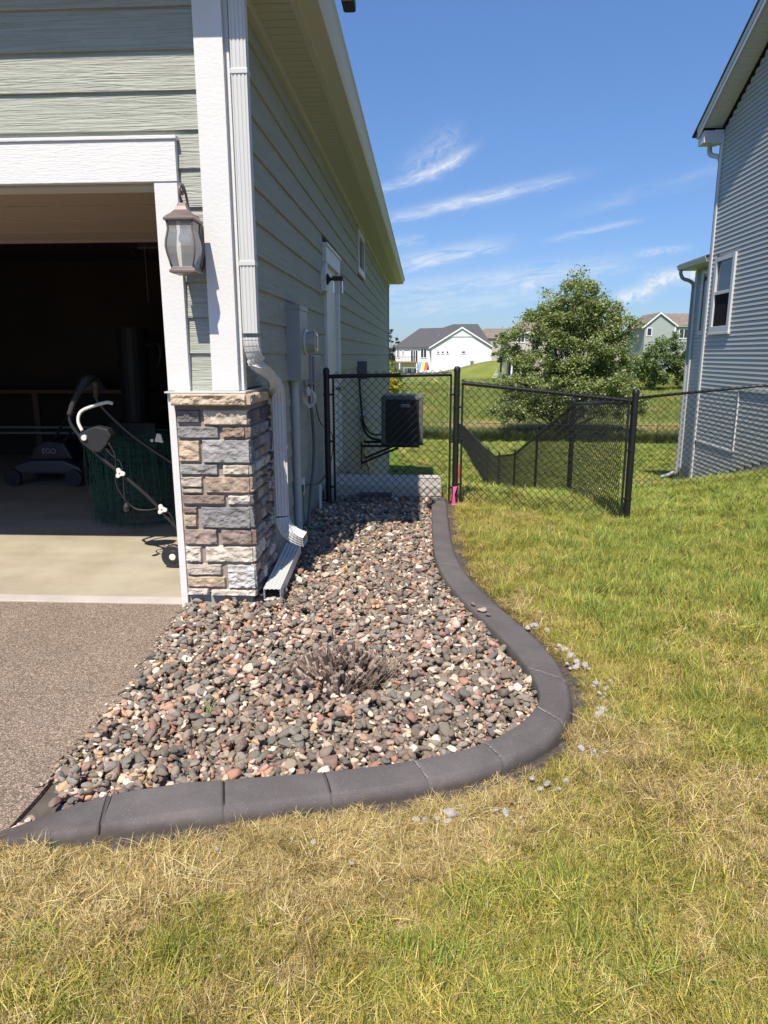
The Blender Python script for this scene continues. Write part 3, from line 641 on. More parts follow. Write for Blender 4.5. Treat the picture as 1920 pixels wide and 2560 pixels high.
# dry clippings blown on to the rocks and curb
cx_, cy_ = rng.uniform(-1.3, .6, 1500), rng.uniform(1.9, 6.5, 1500); k = inpoly(cx_, cy_, BEDP) & ((fbm(cx_, cy_, 2.5, 77.) > .05) | (np.hypot(cx_+.36, cy_-2.95) < .4)); cx_, cy_ = cx_[k], cy_[k]
zc_ = hm[((cy_-hy0)/gs).astype(int).clip(0, HN[0]-1), ((cx_-hx0)/gs).astype(int).clip(0, HN[1]-1)]+.004
CL = tufts('clipping', [(2, .02, .03, .07, .0018, 1.45, straw[:4], dict(flat=.9, seg=3)) for _ in range(5)])
scatter('grass_clippings', CL, np.c_[cx_, cy_, zc_], np.c_[rng.normal(0, .2, len(cx_)), rng.normal(0, .2, len(cx_)), rng.uniform(0, 6.28, len(cx_))], np.ones((len(cx_), 3)), rng.integers(0, 5, len(cx_)), kind='stuff', label='dry grass clippings and thin twigs strewn over the river rock', cat='clippings')
# meadow beyond the rear fence
mg = [(.17,.22,.045), (.22,.27,.06), (.28,.32,.08), (.20,.24,.05)]
MEAD = [(26, .16, .35, .75, .016, .35, mg, dict(seg=3)), (26, .16, .35, .7, .016, .35, mg+olive[:3]+straw[:1], dict(seg=3)), (30, .18, .4, .8, .02, .3, [(.12,.17,.05), (.15,.20,.06), (.10,.14,.04)], dict(seg=3)),
        (22, .16, .5, .95, .012, .3, straw, dict(seg=3))]
MT = tufts('meadow', MEAD)
x = np.r_[rng.uniform(-6, 22, 9000), rng.uniform(-8, 36, 17000), rng.uniform(-14, 52, 13000)]; y = np.r_[44.5+rng.random(9000)**1.6*9, rng.uniform(50, 85, 17000), rng.uniform(85, 121, 13000)]
f = fbm(x, y*.5, .25, 5.5)+rng.normal(0, .2, len(x))
i = np.where(y < 47.5, np.where(f > .15, 1, 2), np.where(y < 51, np.where(f > .0, 3, 1), np.where(f > .75, 3, np.where(f > .2, 1, 0))))
k = ~((y > 108) & (np.abs(x-.5) < 6)); x, y, i = x[k], y[k], i[k]
s = rng.uniform(.7, 1.2, len(x))*np.where(y > 70, 1.5, 1.0); sz = np.where(y > 110, .35, np.where(y > 70, .55, 1.0))*s
scatter('tall_grass', MT, np.c_[x, y, ground(x, y)], np.c_[np.zeros(len(x)), np.zeros(len(x)), rng.uniform(0, 6.28, len(x))], np.c_[s*1.6, s*1.6, sz], i, kind='stuff', label='tall uncut meadow grass beyond the rear fence', cat='meadow')
# ------------------------------------------------------------------ the garage house
HX = -1.05                                                     # outer face of the long wall
GH = empty('garage_house', (-5, 12, 0), 'sage green house with open garage, white trim and a stone corner pillar', 'house')
# masonry / framing behind the cladding
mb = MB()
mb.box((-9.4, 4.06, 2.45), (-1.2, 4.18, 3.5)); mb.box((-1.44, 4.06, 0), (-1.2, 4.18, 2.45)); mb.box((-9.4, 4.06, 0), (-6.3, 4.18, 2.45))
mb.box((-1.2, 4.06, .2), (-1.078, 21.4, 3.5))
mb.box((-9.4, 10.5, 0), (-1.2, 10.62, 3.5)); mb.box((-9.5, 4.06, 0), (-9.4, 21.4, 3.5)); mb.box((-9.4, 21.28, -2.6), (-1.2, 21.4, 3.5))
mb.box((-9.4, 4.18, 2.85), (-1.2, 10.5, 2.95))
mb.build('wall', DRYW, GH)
mb = MB(); mb.box((-1.2, 4.2, -2.8), (-1.065, 21.38, .2)); mb.build('foundation', FOUND, GH)
mb = MB(); mb.box((-9.4, 4.10, -.12), (-1.2, 10.5, 0)); mb.box((-9.4, 4.035, -.12), (-1.42, 4.10, -.004)); 
slab = mb.build('garage_slab', CONC, GH)
slab.data.materials.clear(); slab.data.materials.append(mat('garage_floor', (.43, .375, .275), .82, var=.10, vs=1.2, bstretch=(.5, 2.2, 1), bump=.25, bs=20, bd=.003, c2=(.36, .305, .215), c2s=2.2))
mb = MB(); mb.box((-9.4, 4.022, -.10), (-1.46, 4.13, .006)); mb.build('threshold', CONCL, GH, bevel=.004)
# lap siding
def lap(mb, a, b, zb, zt, n, t0=.017, t1=.001, back=.02):
    a, b, n = Vector(a), Vector(b), Vector(n); A = []
    for p in (a, b):
        for off, z in ((t0, zb), (t1, zt), (-back, zt), (-back, zb)): q = p+n*off; A.append((q.x, q.y, z))
    mb.add(A, [(0, 1, 5, 4), (1, 2, 6, 5), (2, 3, 7, 6), (3, 0, 4, 7), (0, 3, 2, 1), (4, 5, 6, 7)])
lev = [1.30, 1.511, 1.708, 1.902, 2.098, 2.290, 2.485, 2.676, 2.868, 3.063, 3.261, 3.455, 3.65]
mb = MB()
for z0, z1 in zip(lev[:-1], lev[1:]):
    x0 = -1.336 if z1 < 2.65 else -9.4
    if z0 < 2.62 < z1: x0 = -1.336; lap(mb, (-9.4, 4.044, 0), (-1.336, 4.044, 0), 2.615, z1+.012, (0, -1, 0), t0=.006)
    z1 = min(z1, 3.52); lap(mb, (x0, 4.044, 0), (-1.2, 4.044, 0), z0, z1+.012, (0, -1, 0))
mb.build('front_siding', SIDING, GH)
mb = MB()
def bottom_y(z):                                                # where the sloping foundation meets a course
    return 11.6 if z > .2 else 11.6+(.2-z)*2.13
for k in range(-13, 17):
    z0 = .29+.2*k+.02; z1 = z0+.2
    if z1 < .24: ya = bottom_y(z0)
    else: ya = 4.1 if z0 > 1.28 else 4.62
    yb = 21.4; z1c = min(z1, 3.53)
    if z0 >= 3.5: continue
    # service door, window
    segs = [(ya, yb)]
    cut = lambda s_, a, b: [q for (p, r_) in s_ for q in ((p, min(r_, a)), (max(p, b), r_)) if q[1]-q[0] > .02]
    if z0 < 2.60 and z1 > .12: segs = cut(segs, 7.60, 8.78)
    if z1 > 2.78 and z0 < 3.42: segs = cut(segs, 11.45, 12.62)
    for p, q in segs:
        j = p
        while j < q-.01:                                          # boards 3.66 m long, butt-jointed
            e_ = min(q, (math.floor((j+.001+k*1.37)/3.66)+1)*3.66-k*1.37)
            lap(mb, (HX-.014, j, 0), (HX-.014, e_-.0025, 0), z0, z1c+.012, (1, 0, 0)); j = e_
mb.build('side_siding', SIDING, GH)
# trim boards
mb = MB(); mb.box((-9.4, 3.995, 2.413), (-1.335, 4.035, 2.622)); mb.box((-9.4, 3.985, 2.622), (-1.325, 4.045, 2.640)); mb.build('header_trim', WHITE, GH, bevel=.003)
mb = MB(); mb.box((-1.465, 4.0, 1.300), (-1.337, 4.18, 2.411)); mb.build('jamb_trim', WHITEV, GH, bevel=.003)
mb = MB(); mb.box((-1.205, 3.998, 1.302), (-1.052, 4.036, 3.52)); mb.box((-1.088, 4.036, 1.302), (-1.030, 4.10, 3.52)); mb.build('corner_board', WHITEV, GH, bevel=.003)
mb = MB(); mb.box((-1.462, 3.975, -.02), (-1.422, 4.16, 1.30)); mb.build('lower_jamb_trim', WHITEV, GH, bevel=.002)
mb = MB(); mb.box((-1.466, 3.94, 1.291), (-1.0, 4.05, 1.300)); mb.box((-1.08, 4.05, 1.291), (-1.0, 4.62, 1.300)); mb.build('cap_flashing', METALW, GH)
mb = MB(); mb.box((-1.078, 4.11, 3.44), (-1.02, 21.4, 3.515)); mb.box((-9.4, 3.99, 3.44), (-1.21, 4.04, 3.515)); mb.build('frieze_board', SOFFIT, GH)
mb = MB(); mb.box((-1.085, 21.30, -2.2), (-1.035, 21.42, 3.44)); mb.build('corner_board', mat('sage_trim', (.33, .36, .30), .7), GH)
mb = MB(); mb.prism([(-1.075, 11.62, .20), (-1.075, 11.70, .24), (-1.075, 17.0, -2.25), (-1.075, 16.9, -2.30)], (.035, 0, 0)); mb.build('sloping_trim', WDULL, GH)
# overhead door rolled up inside
dt = mat('door_steel', (.42, .34, .28), .5, bump=.2, bs=40, bstretch=(1, 14, 1))
gd = MB(); y = 4.30
for k in range(4):
    gd.box((-6.2, y, 2.47), (-1.46, y+.47, 2.51)); gd.box((-6.2, y+.06, 2.462), (-1.46, y+.41, 2.471)); y += .48
gdo = gd.build('garage_door', dt, GH, bevel=.003)
mb = MB(); mb.box((-6.2, 6.215, 2.448), (-1.46, 6.25, 2.52)); mb.build('bottom_seal', mat('door_edge', (.40, .35, .31), .5), gdo)
mb = MB(); mb.box((-1.40, 4.25, 2.52), (-1.36, 7.2, 2.56)); mb.bar((-1.38, 7.2, 2.54), (-1.38, 7.2, 2.85), .03, .03); mb.build('door_track', GREYM, gdo)
mb = MB(); mb.box((-6.3, 4.06, 2.40), (-1.46, 4.18, 2.455)); mb.build('header_jamb', WSMOOTH, GH)
# interior: back wall base board, inner door frame, shelf rails
mb = MB()
for a, b_ in (((-2.34, 10.44, 0), (-2.28, 10.5, 2.15)), ((-1.42, 10.44, 0), (-1.36, 10.5, 2.15)), ((-2.34, 10.44, 2.15), (-1.36, 10.5, 2.22))): mb.box(a, b_)
idr = mb.build('inner_door_frame', mat('inner_trim', (.22, .18, .15), .7), GH)
mb = MB(); mb.box((-2.28, 10.46, 0), (-1.42, 10.49, 2.15)); mb.build('door_leaf', mat('inner_door', (.16, .13, .11), .6), idr)
# soffit, fascia, gutter
mb = MB(); y = 3.85
mb.box((-1.04, 3.85, 3.515), (-.76, 21.45, 3.535)); mb.box((-9.6, 3.84, 3.515), (-1.04, 4.045, 3.535))
so_ = mb.build('soffit', SOFFIT, GH)
mb = MB(); y = 3.9
while y < 21.4: mb.box((-1.02, y, 3.508), (-.775, y+.095, 3.516)); y += .102
mb.build('soffit_panel', SOFFIT, so_, bevel=.0015)
mb = MB(); mb.box((-.775, 3.83, 3.500), (-.752, 21.47, 3.64)); mb.box((-9.6, 3.83, 3.50), (-.775, 3.852, 3.64)); mb.box((-.80, 3.852, 3.503), (-.775, 21.4, 3.512)); mb.build('fascia', GUTTER, GH)
def gut(path, up=None):
    prof = [(.0, 0), (.115, 0), (.135, .03), (.135, .045), (.165, .10), (.178, .115), (.178, .130), (.165, .130), (.160, .112), (.128, .05), (.11, .008), (.005, .008)]
    return prof
mb = MB(); pr = gut(0)
mb.add([(-.752+a, y, 3.515+b_) for y in (3.70, 21.48) for a, b_ in pr], [(k, (k+1) % 12, 12+(k+1) % 12, 12+k) for k in range(12)]+[tuple(range(12)), tuple(range(12, 24))])
mb.add([(x, 3.83-a, 3.515+b_) for x in (-9.6, -.752) for a, b_ in pr], [(k, (k+1) % 12, 12+(k+1) % 12, 12+k) for k in range(12)]+[tuple(range(12)), tuple(range(12, 24))])
mb.build('gutter', GUTTER, GH)
mb = MB(); e0 = (-9.9, 3.70, 3.645); 
A, B, Cc, D = (-9.9, 3.72, 3.645), (-.66, 3.72, 3.645), (-.66, 21.5, 3.645), (-9.9, 21.5, 3.645); E_, F_ = (-5.3, 8.4, 5.95), (-5.3, 16.9, 5.95)
mb.add([A, B, Cc, D, E_, F_], [(0, 1, 4), (1, 2, 5, 4), (2, 3, 5), (3, 0, 4, 5), (3, 2, 1, 0)]); mb.build('roof', SHING, GH)
# service door
mb = MB(); mb.box((-1.08, 7.60, .20), (-1.022, 7.70, 2.44)); mb.box((-1.08, 8.68, .20), (-1.022, 8.78, 2.44)); mb.box((-1.08, 7.58, 2.44), (-1.015, 8.80, 2.62)); mb.box((-1.08, 7.57, 2.60), (-1.0, 8.81, 2.63))
sd = mb.build('service_door', WSMOOTH, GH, bevel=.003)
mb = MB(); mb.box((-1.15, 7.70, .18), (-1.060, 8.68, 2.44)); dl = mb.build('door_leaf', WSMOOTH, sd, bevel=.002)
mb = MB(); mb.tube([(-1.065, 8.55, 1.10), (-1.03, 8.55, 1.10)], .012); mb.lathe((-1.03, 8.55, 1.10), [(.0, 0), (.028, .005), (.03, .02), (.018, .035), (0, .036)], 12, 'x'); mb.build('handle', BRONZE, dl)
mb = MB(); mb.box((-1.19, 7.70, .14), (-1.04, 8.68, .185)); mb.build('sill', METALW, sd)
# high window in the long wall
mb = MB()
for a, b_ in (((-1.08, 11.46, 2.76), (-1.025, 11.56, 3.43)), ((-1.08, 12.52, 2.76), (-1.025, 12.62, 3.43)), ((-1.08, 11.56, 2.76), (-1.025, 12.52, 2.86)), ((-1.08, 11.56, 3.33), (-1.025, 12.52, 3.43))): mb.box(a, b_)
wf = mb.build('window', WSMOOTH, GH, bevel=.003)
mb = MB(); mb.box((-1.085, 11.56, 2.86), (-1.07, 12.52, 3.33)); mb.build('pane', GLASS, wf)
# ------------------------------------------------------------------ stone pillar veneer (part of the house)
def stone(mb, o, U, V, Nn, w_, h_, dep, colr, seed, rough=.006):
    nu, nv = max(5, int(w_/.0075)), max(5, int(h_/.0075)); o, U, V, Nn = map(Vector, (o, U, V, Nn)); vs = []; fs = []; L_ = .006
    for j in range(nv+1):
        for i in range(nu+1):
            u_ = i/nu; v_ = j/nv; du = min(u_, 1-u_)*w_; dv = min(v_, 1-v_)*h_
            e_ = min(1, min(du, dv)/L_); nn = noise.fractal(Vector((u_*w_*22+seed*5.1, v_*h_*34+seed, seed*1.7)), .9, 2, 4)
            jit = Vector((noise.noise(Vector((seed, v_*h_*40, u_*3))), noise.noise(Vector((u_*w_*25, seed, 3.3))), 0))*.004
            d_ = dep*(.25+.75*math.sqrt(e_))*(1 if e_ > 0 else .0)+nn*rough*e_*1.5+.0045*e_*abs(noise.noise(Vector((u_*w_*9+seed, v_*h_*16+u_*w_*6, seed*2.2))))*3-.006
            # chipped corners
            uu_ = u_*w_+jit.x*(1 if 0 < e_ < 1 or e_ == 0 else 0); vv_ = v_*h_+jit.y*(1 if e_ < 1 else 0)
            vs.append(o+U*uu_+V*vv_+Nn*d_)
    for j in range(nv):
        for i in range(nu): a = j*(nu+1)+i; fs.append((a, a+1, a+nu+2, a+nu+1))
    mb.cur = colr; mb.add(vs, fs)
sc_ = {'dg': (.165,.155,.152), 'g': (.225,.213,.208), 'gb': (.215,.205,.20), 'gl': (.30,.288,.275), 'tl': (.50,.43,.34), 't': (.47,.36,.25), 'b': (.27,.19,.135), 'db': (.235,.175,.14), 'mb': (.33,.255,.215),
      'l': (.56,.50,.43), 'bg': (.44,.38,.31), 'wg': (.58,.56,.53), 'c': (.60,.53,.43), 'br': (.37,.28,.20), 'dk': (.10,.10,.105)}
rows = [ # left, top, right, bottom in units of the face (photo grid), colour
 (985,262,1110,332,'dg'),(1125,260,1355,343,'tl'),(990,347,1208,412,'g'),(1222,352,1342,408,'b'),(988,420,1112,535,'t'),(1118,415,1368,541,'gl'),
 (998,545,1203,605,'gl'),(1222,548,1362,604,'tl'),(1000,612,1122,672,'bg'),(1003,677,1122,702,'bg'),(1132,612,1367,702,'br'),(1012,710,1238,763,'db'),(1248,712,1370,766,'l'),
 (1015,775,1095,813,'db'),(1018,818,1095,887,'t'),(1112,775,1368,893,'gb'),(1025,897,1199,986,'mb'),(1213,900,1378,984,'db'),(1028,994,1118,1086,'l'),(1134,992,1382,1083,'c'),
 (1035,1093,1221,1157,'bg'),(1035,1163,1240,1226,'t'),(1247,1096,1397,1231,'wg'),(1043,1232,1152,1273,'l'),(1160,1236,1397,1276,'c')]
mort = mat('mortar', (.30, .26, .225), .95, bump=.5, bs=80, bd=.003, var=.1)
STONE = mat('cut_stone', (.4, .4, .4), .85, attr=True, var=.26, vs=14, bump=.8, bs=60, bd=.004, c2=(.30, .24, .18), c2s=9, c2lo=.55, c2hi=.75, detail=9)
mb = MB(); mb.box((-1.421, 3.985, .095), (-1.005, 4.058, 1.225)); mb.box((-1.20, 4.05, .095), (-1.012, 4.57, 1.225)); pv = mb.build('stone_pillar', mort, GH)
mb = MB()
zt = lambda v: 1.288-(v-180)/2.183/ (1478-983)*1.196   # row in the photo grid -> height
for q, (a, t_, b2, bo, c_) in enumerate(rows):
    xl = lambda yy: 985+(yy-260)*.0585; xr = lambda yy: 1358+(yy-260)*.038; ym = (t_+bo)/2
    ua = (a-xl(ym))/(xr(ym)-xl(ym)); ub = (b2-xl(ym))/(xr(ym)-xl(ym)); X0 = -1.418+max(ua, 0)*.424; X1 = -1.418+min(ub, 1.0)*.424
    colr = np.array(sc_[c_])*rng.uniform(.93, 1.07)
    stone(mb, (X0, 3.986, zt(bo)), (1, 0, 0), (0, 0, 1), (0, -1, 0), X1-X0, zt(t_)-zt(bo), .030, tuple(colr), q, .008 if c_ in ('wg', 'b', 'l') else .005)
# side face
zs = [zt(v) for v in (262, 343, 412, 541, 605, 702, 766, 893, 986, 1083, 1157, 1231, 1276)]
cs = ['dk', 'db', 'gb', 'bg', 'br', 'dg', 'gb', 'b', 'l', 'bg', 'wg', 'g']
cyc = ['dg', 'b', 'gl', 'bg', 'mb', 'dk', 'db', 'gl', 'wg', 'bg', 'dg', 'gb', 'br', 'l']
for q in range(12):
    y_ = 3.965; h_ = zs[q]-zs[q+1]; first = True
    while y_ < 4.55:
        L_ = rng.uniform(.10, .22) if not first else rng.uniform(.06, .16); L_ = min(L_, 4.575-y_)
        if L_ < .04: break
        c_ = cs[q] if first else cyc[int(rng.integers(len(cyc)))]; colr = np.array(sc_[c_])*rng.uniform(.85, 1.05)
        if h_ > .10 and not first and rng.random() < .6:
            hh_ = h_*rng.uniform(.4, .6); stone(mb, (-1.014, y_, zs[q+1]+.004), (0, 1, 0), (0, 0, 1), (1, 0, 0), L_-.010, hh_-.008, .026, tuple(colr), 60+q*7+y_*9)
            c3 = np.array(sc_[cyc[int(rng.integers(len(cyc)))]]); stone(mb, (-1.014, y_, zs[q+1]+hh_+.004), (0, 1, 0), (0, 0, 1), (1, 0, 0), L_-.010, h_-hh_-.012, .026, tuple(c3), 90+q*7+y_*9)
        else: stone(mb, (-1.014, y_, zs[q+1]+.004), (0, 1, 0), (0, 0, 1), (1, 0, 0), L_-.010, h_-.010, rng.uniform(.022, .030), tuple(colr), 60+q*7+y_*9)
        y_ += L_; first = False
mb.build('cut_stone', STONE, pv, smooth=False, fix=False)
# cap stones
mb = MB(); CAP = (.50, .395, .28)
stone(mb, (-1.43, 3.93, 1.222), (1, 0, 0), (0, 0, 1), (0, -1, 0), .437, .066, .022, CAP, 301, .009)
stone(mb, (-.995, 3.93, 1.222), (0, 1, 0), (0, 0, 1), (1, 0, 0), .315, .066, .022, CAP, 302, .007)
stone(mb, (-.995, 4.252, 1.222), (0, 1, 0), (0, 0, 1), (1, 0, 0), .345, .066, .022, CAP, 303, .007)
mb.cur = CAP; mb.box((-1.43, 3.932, 1.226), (-.995, 4.05, 1.2885)); mb.box((-1.10, 4.05, 1.226), (-.995, 4.60, 1.2885)); mb.box((-.995, 3.93, 1.228), (-.972, 3.934, 1.285))
mb.build('cap_stone', STONE, pv, smooth=False, fix=False)
mb = MB(); mb.box((-1.415, 4.0, -.08), (-1.03, 4.058, .095)); mb.box((-1.2, 4.058, -.08), (-1.03, 4.57, .095)); mb.build('pillar_base', FOUND, pv)
# ------------------------------------------------------------------ downspout (fixed to the house corner)
def dsprof(w_, d_, nr=4):
    p = []; 
    for k in range(nr*4+1): # ribbed front face
        x = -w_/2+w_*k/(nr*4); p.append((x, d_/2-(.0045 if k % 4 == 2 else 0)))
    for k in range(7): y = d_/2-d_*(k+.5)/7; p.append((w_/2-(.002 if k % 2 else 0), y))
    for k in range(nr*2+1): p.append((w_/2-w_*k/(nr*2), -d_/2))
    for k in range(7): y = -d_/2+d_*(k+.5)/7; p.append((-w_/2+(.002 if k % 2 else 0), y))
    return p
def bez(a, b_, c_, n_=8): a, b_, c_ = Vector(a), Vector(b_), Vector(c_); return [a*(1-t_)**2+b_*2*t_*(1-t_)+c_*t_*t_ for t_ in [k/n_ for k in range(n_+1)]]
pr = dsprof(.082, .062)
mb = MB()
up1 = [(-.975, 4.035, 3.52), (-.975, 4.035, 2.4), (-.975, 4.035, 1.62)]
el1 = bez((-.975, 4.035, 1.60), (-.975, 4.04, 1.47), (-.955, 4.22, 1.405), 9); el2 = bez((-.955, 4.215, 1.407), (-.930, 4.47, 1.33), (-.930, 4.50, 1.20), 9)
low = [(-.93, 4.50, 1.22), (-.93, 4.50, .8), (-.93, 4.50, .46)]; el3 = bez((-.93, 4.50, .45), (-.925, 4.50, .33), (-.775, 4.46, .305), 10)
mb.rtube(up1, pr, ups=[(0, -1, 0)]*3); mb.rtube(low, pr, ups=[(.25, -1, 0)]*3)
ds = mb.build('downspout', METALW, GH); 
def crimped(path, ups, nm):
    ps = []; us = []; m_ = []
    for k in range(len(path)-1):
        for s_, f_ in ((0, 1.0), (.45, 1.045), (.5, .96), (.95, 1.0)):
            ps.append(path[k].lerp(path[k+1], s_)); us.append(Vector(ups[0]).lerp(Vector(ups[1]), (k+s_)/(len(path)-1))); m_.append(f_)
    ps.append(path[-1]); us.append(Vector(ups[1])); m_.append(1.0); mb = MB(); n_ = len(pr); vs = []
    for i, p in enumerate(ps):
        t_ = (ps[min(i+1, len(ps)-1)]-ps[max(i-1, 0)]).normalized(); a = t_.cross(us[i]).normalized(); b2 = a.cross(t_).normalized(); vs += [p+(a*x+b2*y)*m_[i]*1.03 for x, y in pr]
    mb.add(vs, [(i*n_+k, i*n_+(k+1) % n_, (i+1)*n_+(k+1) % n_, (i+1)*n_+k) for i in range(len(ps)-1) for k in range(n_)]); return mb.build(nm, METALW, ds)
crimped(el1, [(0, -1, 0), (.2, -.5, .8)], 'elbow'); crimped(el2, [(.25, -.5, .85), (.25, -1, 0)], 'elbow'); crimped(el3, [(.25, -1, .0), (-.35, -.75, -.45)], 'elbow')
for a_, b_ in (((-1.02, 4.000, 1.98), (-.93, 4.069, 2.005)), ((-1.02, 4.000, 2.93), (-.93, 4.069, 2.955)), ((-.975, 4.465, .90), (-.885, 4.535, .925))): mb = MB(); mb.box(a_, b_); mb.build('strap', METALW, ds, bevel=.002)
# flip-up extension lying on the rocks
ex = empty('downspout_extension', (-.92, 4.1, 0), 'white ribbed drain pipe extension lying on the rocks with its dark mouth open', 'drain pipe')
pe = [(x, y) for x, y in dsprof(.104, .074)]
a0, a1 = Vector((-.908, 4.00, .078)), Vector((-.930, 4.86, .135)); d0 = (a1-a0).normalized(); sd_ = d0.cross(Vector((0, 0, 1))).normalized(); u_ = sd_.cross(d0); n_ = len(pe)
rings = []; 
for p, f_ in ((a0, 1), (a1, 1), (a1, .93), (a0+d0*.004, .93)): rings += [p+(sd_*x+u_*y)*f_+(0*d0) for x, y in pe]
mb = MB(); mb.add(rings, [(i*n_+k, i*n_+(k+1) % n_, (i+1)*n_+(k+1) % n_, (i+1)*n_+k) for i in (0, 1, 2) for k in range(n_)]+[(3*n_+k, 3*n_+(k+1) % n_, (k+1) % n_, k) for k in range(n_)])
mb.build('pipe', METALW, ex)
mb = MB(); mb.add([a0+d0*.035+(sd_*x+u_*y)*.93 for x, y in pe], [tuple(range(n_))]); mb.build('inside', mat('pipe_inside', (.004, .004, .004), 1), ex)  # black disc just behind the mouth, painting the pipe's inner shade as colour
# ------------------------------------------------------------------ lantern
LX, LY, LZ = -1.268, 3.855, 1.92
ln = empty('wall_lantern', (LX, LY, LZ), 'bronze wall lantern with curved clear glass and a white bulb beside the garage door', 'wall lamp')
mb = MB(); mb.sq((LX, LY, LZ), [(.055, .0), (.069, .006), (.069, .016), (.062, .024), (.060, .034), (.02, .036)]); mb.build('lantern_base', BRONZE, ln, bevel=.0015)
body = [(.058, .034), (.064, .065), (.072, .10), (.0765, .135), (.074, .165), (.068, .195), (.0635, .22), (.065, .245), (.068, .262)]
mb = MB()
for sx, sy in ((-1, -1), (1, -1), (1, 1), (-1, 1)): mb.tube([(LX+sx*h_, LY+sy*h_, LZ+z_) for h_, z_ in body], .0052, 6)
mb.build('lantern_frame', BRONZE, ln, smooth=True)
mb = MB(); pr_ = [(h_-.002, z_) for h_, z_ in body]; vs = []; fs = []
for i, (h_, z_) in enumerate(pr_): vs += [(LX-h_, LY-h_, LZ+z_), (LX+h_, LY-h_, LZ+z_), (LX+h_, LY+h_, LZ+z_), (LX-h_, LY+h_, LZ+z_)]
fs = [(i*4+k, i*4+(k+1) % 4, (i+1)*4+(k+1) % 4, (i+1)*4+k) for i in range(len(pr_)-1) for k in range(4)]
gm = bpy.data.materials.new('lantern_glass'); gm.use_nodes = True; t = gm.node_tree; t.nodes.remove(t.nodes['Principled BSDF'])
tr = N(t, 'ShaderNodeBsdfTransparent'); tr.inputs[0].default_value = (.96, .955, .94, 1); gl = N(t, 'ShaderNodeBsdfGlossy'); gl.inputs[1].default_value = .05; df = N(t, 'ShaderNodeBsdfDiffuse'); df.inputs[0].default_value = (.8, .78, .74, 1)
m1 = N(t, 'ShaderNodeMixShader'); m1.inputs[0].default_value = .24; m2 = N(t, 'ShaderNodeMixShader'); fr = N(t, 'ShaderNodeFresnel'); fr.inputs[0].default_value = 1.45
t.links.new(tr.outputs[0], m1.inputs[1]); t.links.new(df.outputs[0], m1.inputs[2]); t.links.new(fr.outputs[0], m2.inputs[0]); t.links.new(m1.outputs[0], m2.inputs[1]); t.links.new(gl.outputs[0], m2.inputs[2]); t.links.new(m2.outputs[0], t.nodes['Material Output'].inputs[0])
mb.add(vs, fs); mb.build('lantern_glass', gm, ln)
mb = MB(); mb.sq((LX, LY, LZ), [(.066, .258), (.080, .262), (.081, .272), (.072, .283), (.050, .300), (.034, .318), (.024, .338), (.020, .352), (.012, .358), (.0, .360)]); mb.build('lantern_roof', BRONZE, ln, bevel=.001)
mb = MB(); c0 = Vector((LX, LY, LZ)); sp = []
for k in range(26):                                             # scroll, then arm back and down to the plate
    a = R(-60+k*17); r_ = .010+.0011*k; sp.append(c0+Vector((0, -.004+r_*math.cos(a)*-1, .404+r_*math.sin(a))))
arm = [c0+Vector((0, 0, .356)), c0+Vector((0, -.030, .385)), c0+Vector((0, -.030, .425)), c0+Vector((0, .0, .448)), c0+Vector((0, .040, .44)), c0+Vector((0, .075, .40)), c0+Vector((0, .10, .34)), c0+Vector((0, .125, .29))]
def smoothp(p, n_=5):
    p = [Vector(q) for q in p]; out = []
    for i in range(len(p)-1):
        a, b_, c_, d_ = p[max(i-1, 0)], p[i], p[i+1], p[min(i+2, len(p)-1)]
        for k in range(n_): t_ = k/n_; out.append(.5*((2*b_)+(-a+c_)*t_+(2*a-5*b_+4*c_-d_)*t_*t_+(-a+3*b_-3*c_+d_)*t_**3))
    return out+[p[-1]]
mb.tube(smoothp(arm), .0075, 8); cur = [c0+Vector((0, .0, .448)), c0+Vector((0, .024, .43)), c0+Vector((0, .022, .405)), c0+Vector((0, .004, .40)), c0+Vector((0, -.004, .414))]; mb.tube(smoothp(cur), .006, 8); mb.build('scroll_arm', BRONZE, ln, smooth=True)
mb = MB(); cx = LX; vs = []
for (h_, z_, y_) in ((.030, .0, 0), (.050, .035, 0), (.050, .27, 0), (.030, .305, 0)): pass
ol = [(-.030, .03), (.030, .03), (.050, .07), (.050, .28), (.030, .32), (-.030, .32), (-.050, .28), (-.050, .07)]
mb.prism([(LX+a, 3.97, LZ+b_) for a, b_ in ol], (0, .06, 0)); mb.build('back_plate', BRONZE, ln, bevel=.004)
mb = MB(); mb.lathe((LX, LY, LZ+.15), [(.0, 0), (.018, .004), (.029, .018), (.031, .032), (.026, .050), (.016, .066), (.013, .076)], 18); mb.build('bulb', mat('bulb_white', (.8, .8, .76), .25), ln, smooth=True)
mb = MB(); mb.lathe((LX, LY, LZ+.222), [(.015, 0), (.017, .004), (.017, .038)], 12); mb.build('socket', mat('socket', (.55, .55, .53), .6), ln)
# ------------------------------------------------------------------ things on the long wall
em = empty('electric_meter', (-1.0, 5.6, 1.6), 'grey electric meter box with round glass meter on the siding behind the downspout', 'electric meter')
mb = MB(); mb.box((-1.06, 5.47, 1.305), (-.945, 5.83, 1.86)); mb.box((-1.06, 5.462, 1.835), (-.938, 5.838, 1.868)); mb.build('meter_box', GREYM, em, bevel=.004)
mb = MB(); mb.lathe((-.945, 5.68, 1.60), [(.092, 0), (.092, .018), (.085, .02), (.083, .085), (.070, .098), (0, .100)], 24, 'x'); mg = mb.build('meter_glass', mat('meter_glass', (.36, .36, .32), .12, coat=1, spec=.8), em, smooth=False); smooth_angle(mg)
mb = MB(); mb.lathe((-.845, 5.68, 1.60), [(.05, 0), (.05, .002), (.0, .0025)], 20, 'x'); mb.build('meter_dial', mat('dial', (.6, .58, .45), .5), em)
mb = MB(); mb.lathe((-.945, 5.68, 1.60), [(.096, .0), (.100, .004), (.100, .014), (.096, .016)], 24, 'x'); mb.build('meter_ring', METALW, em)
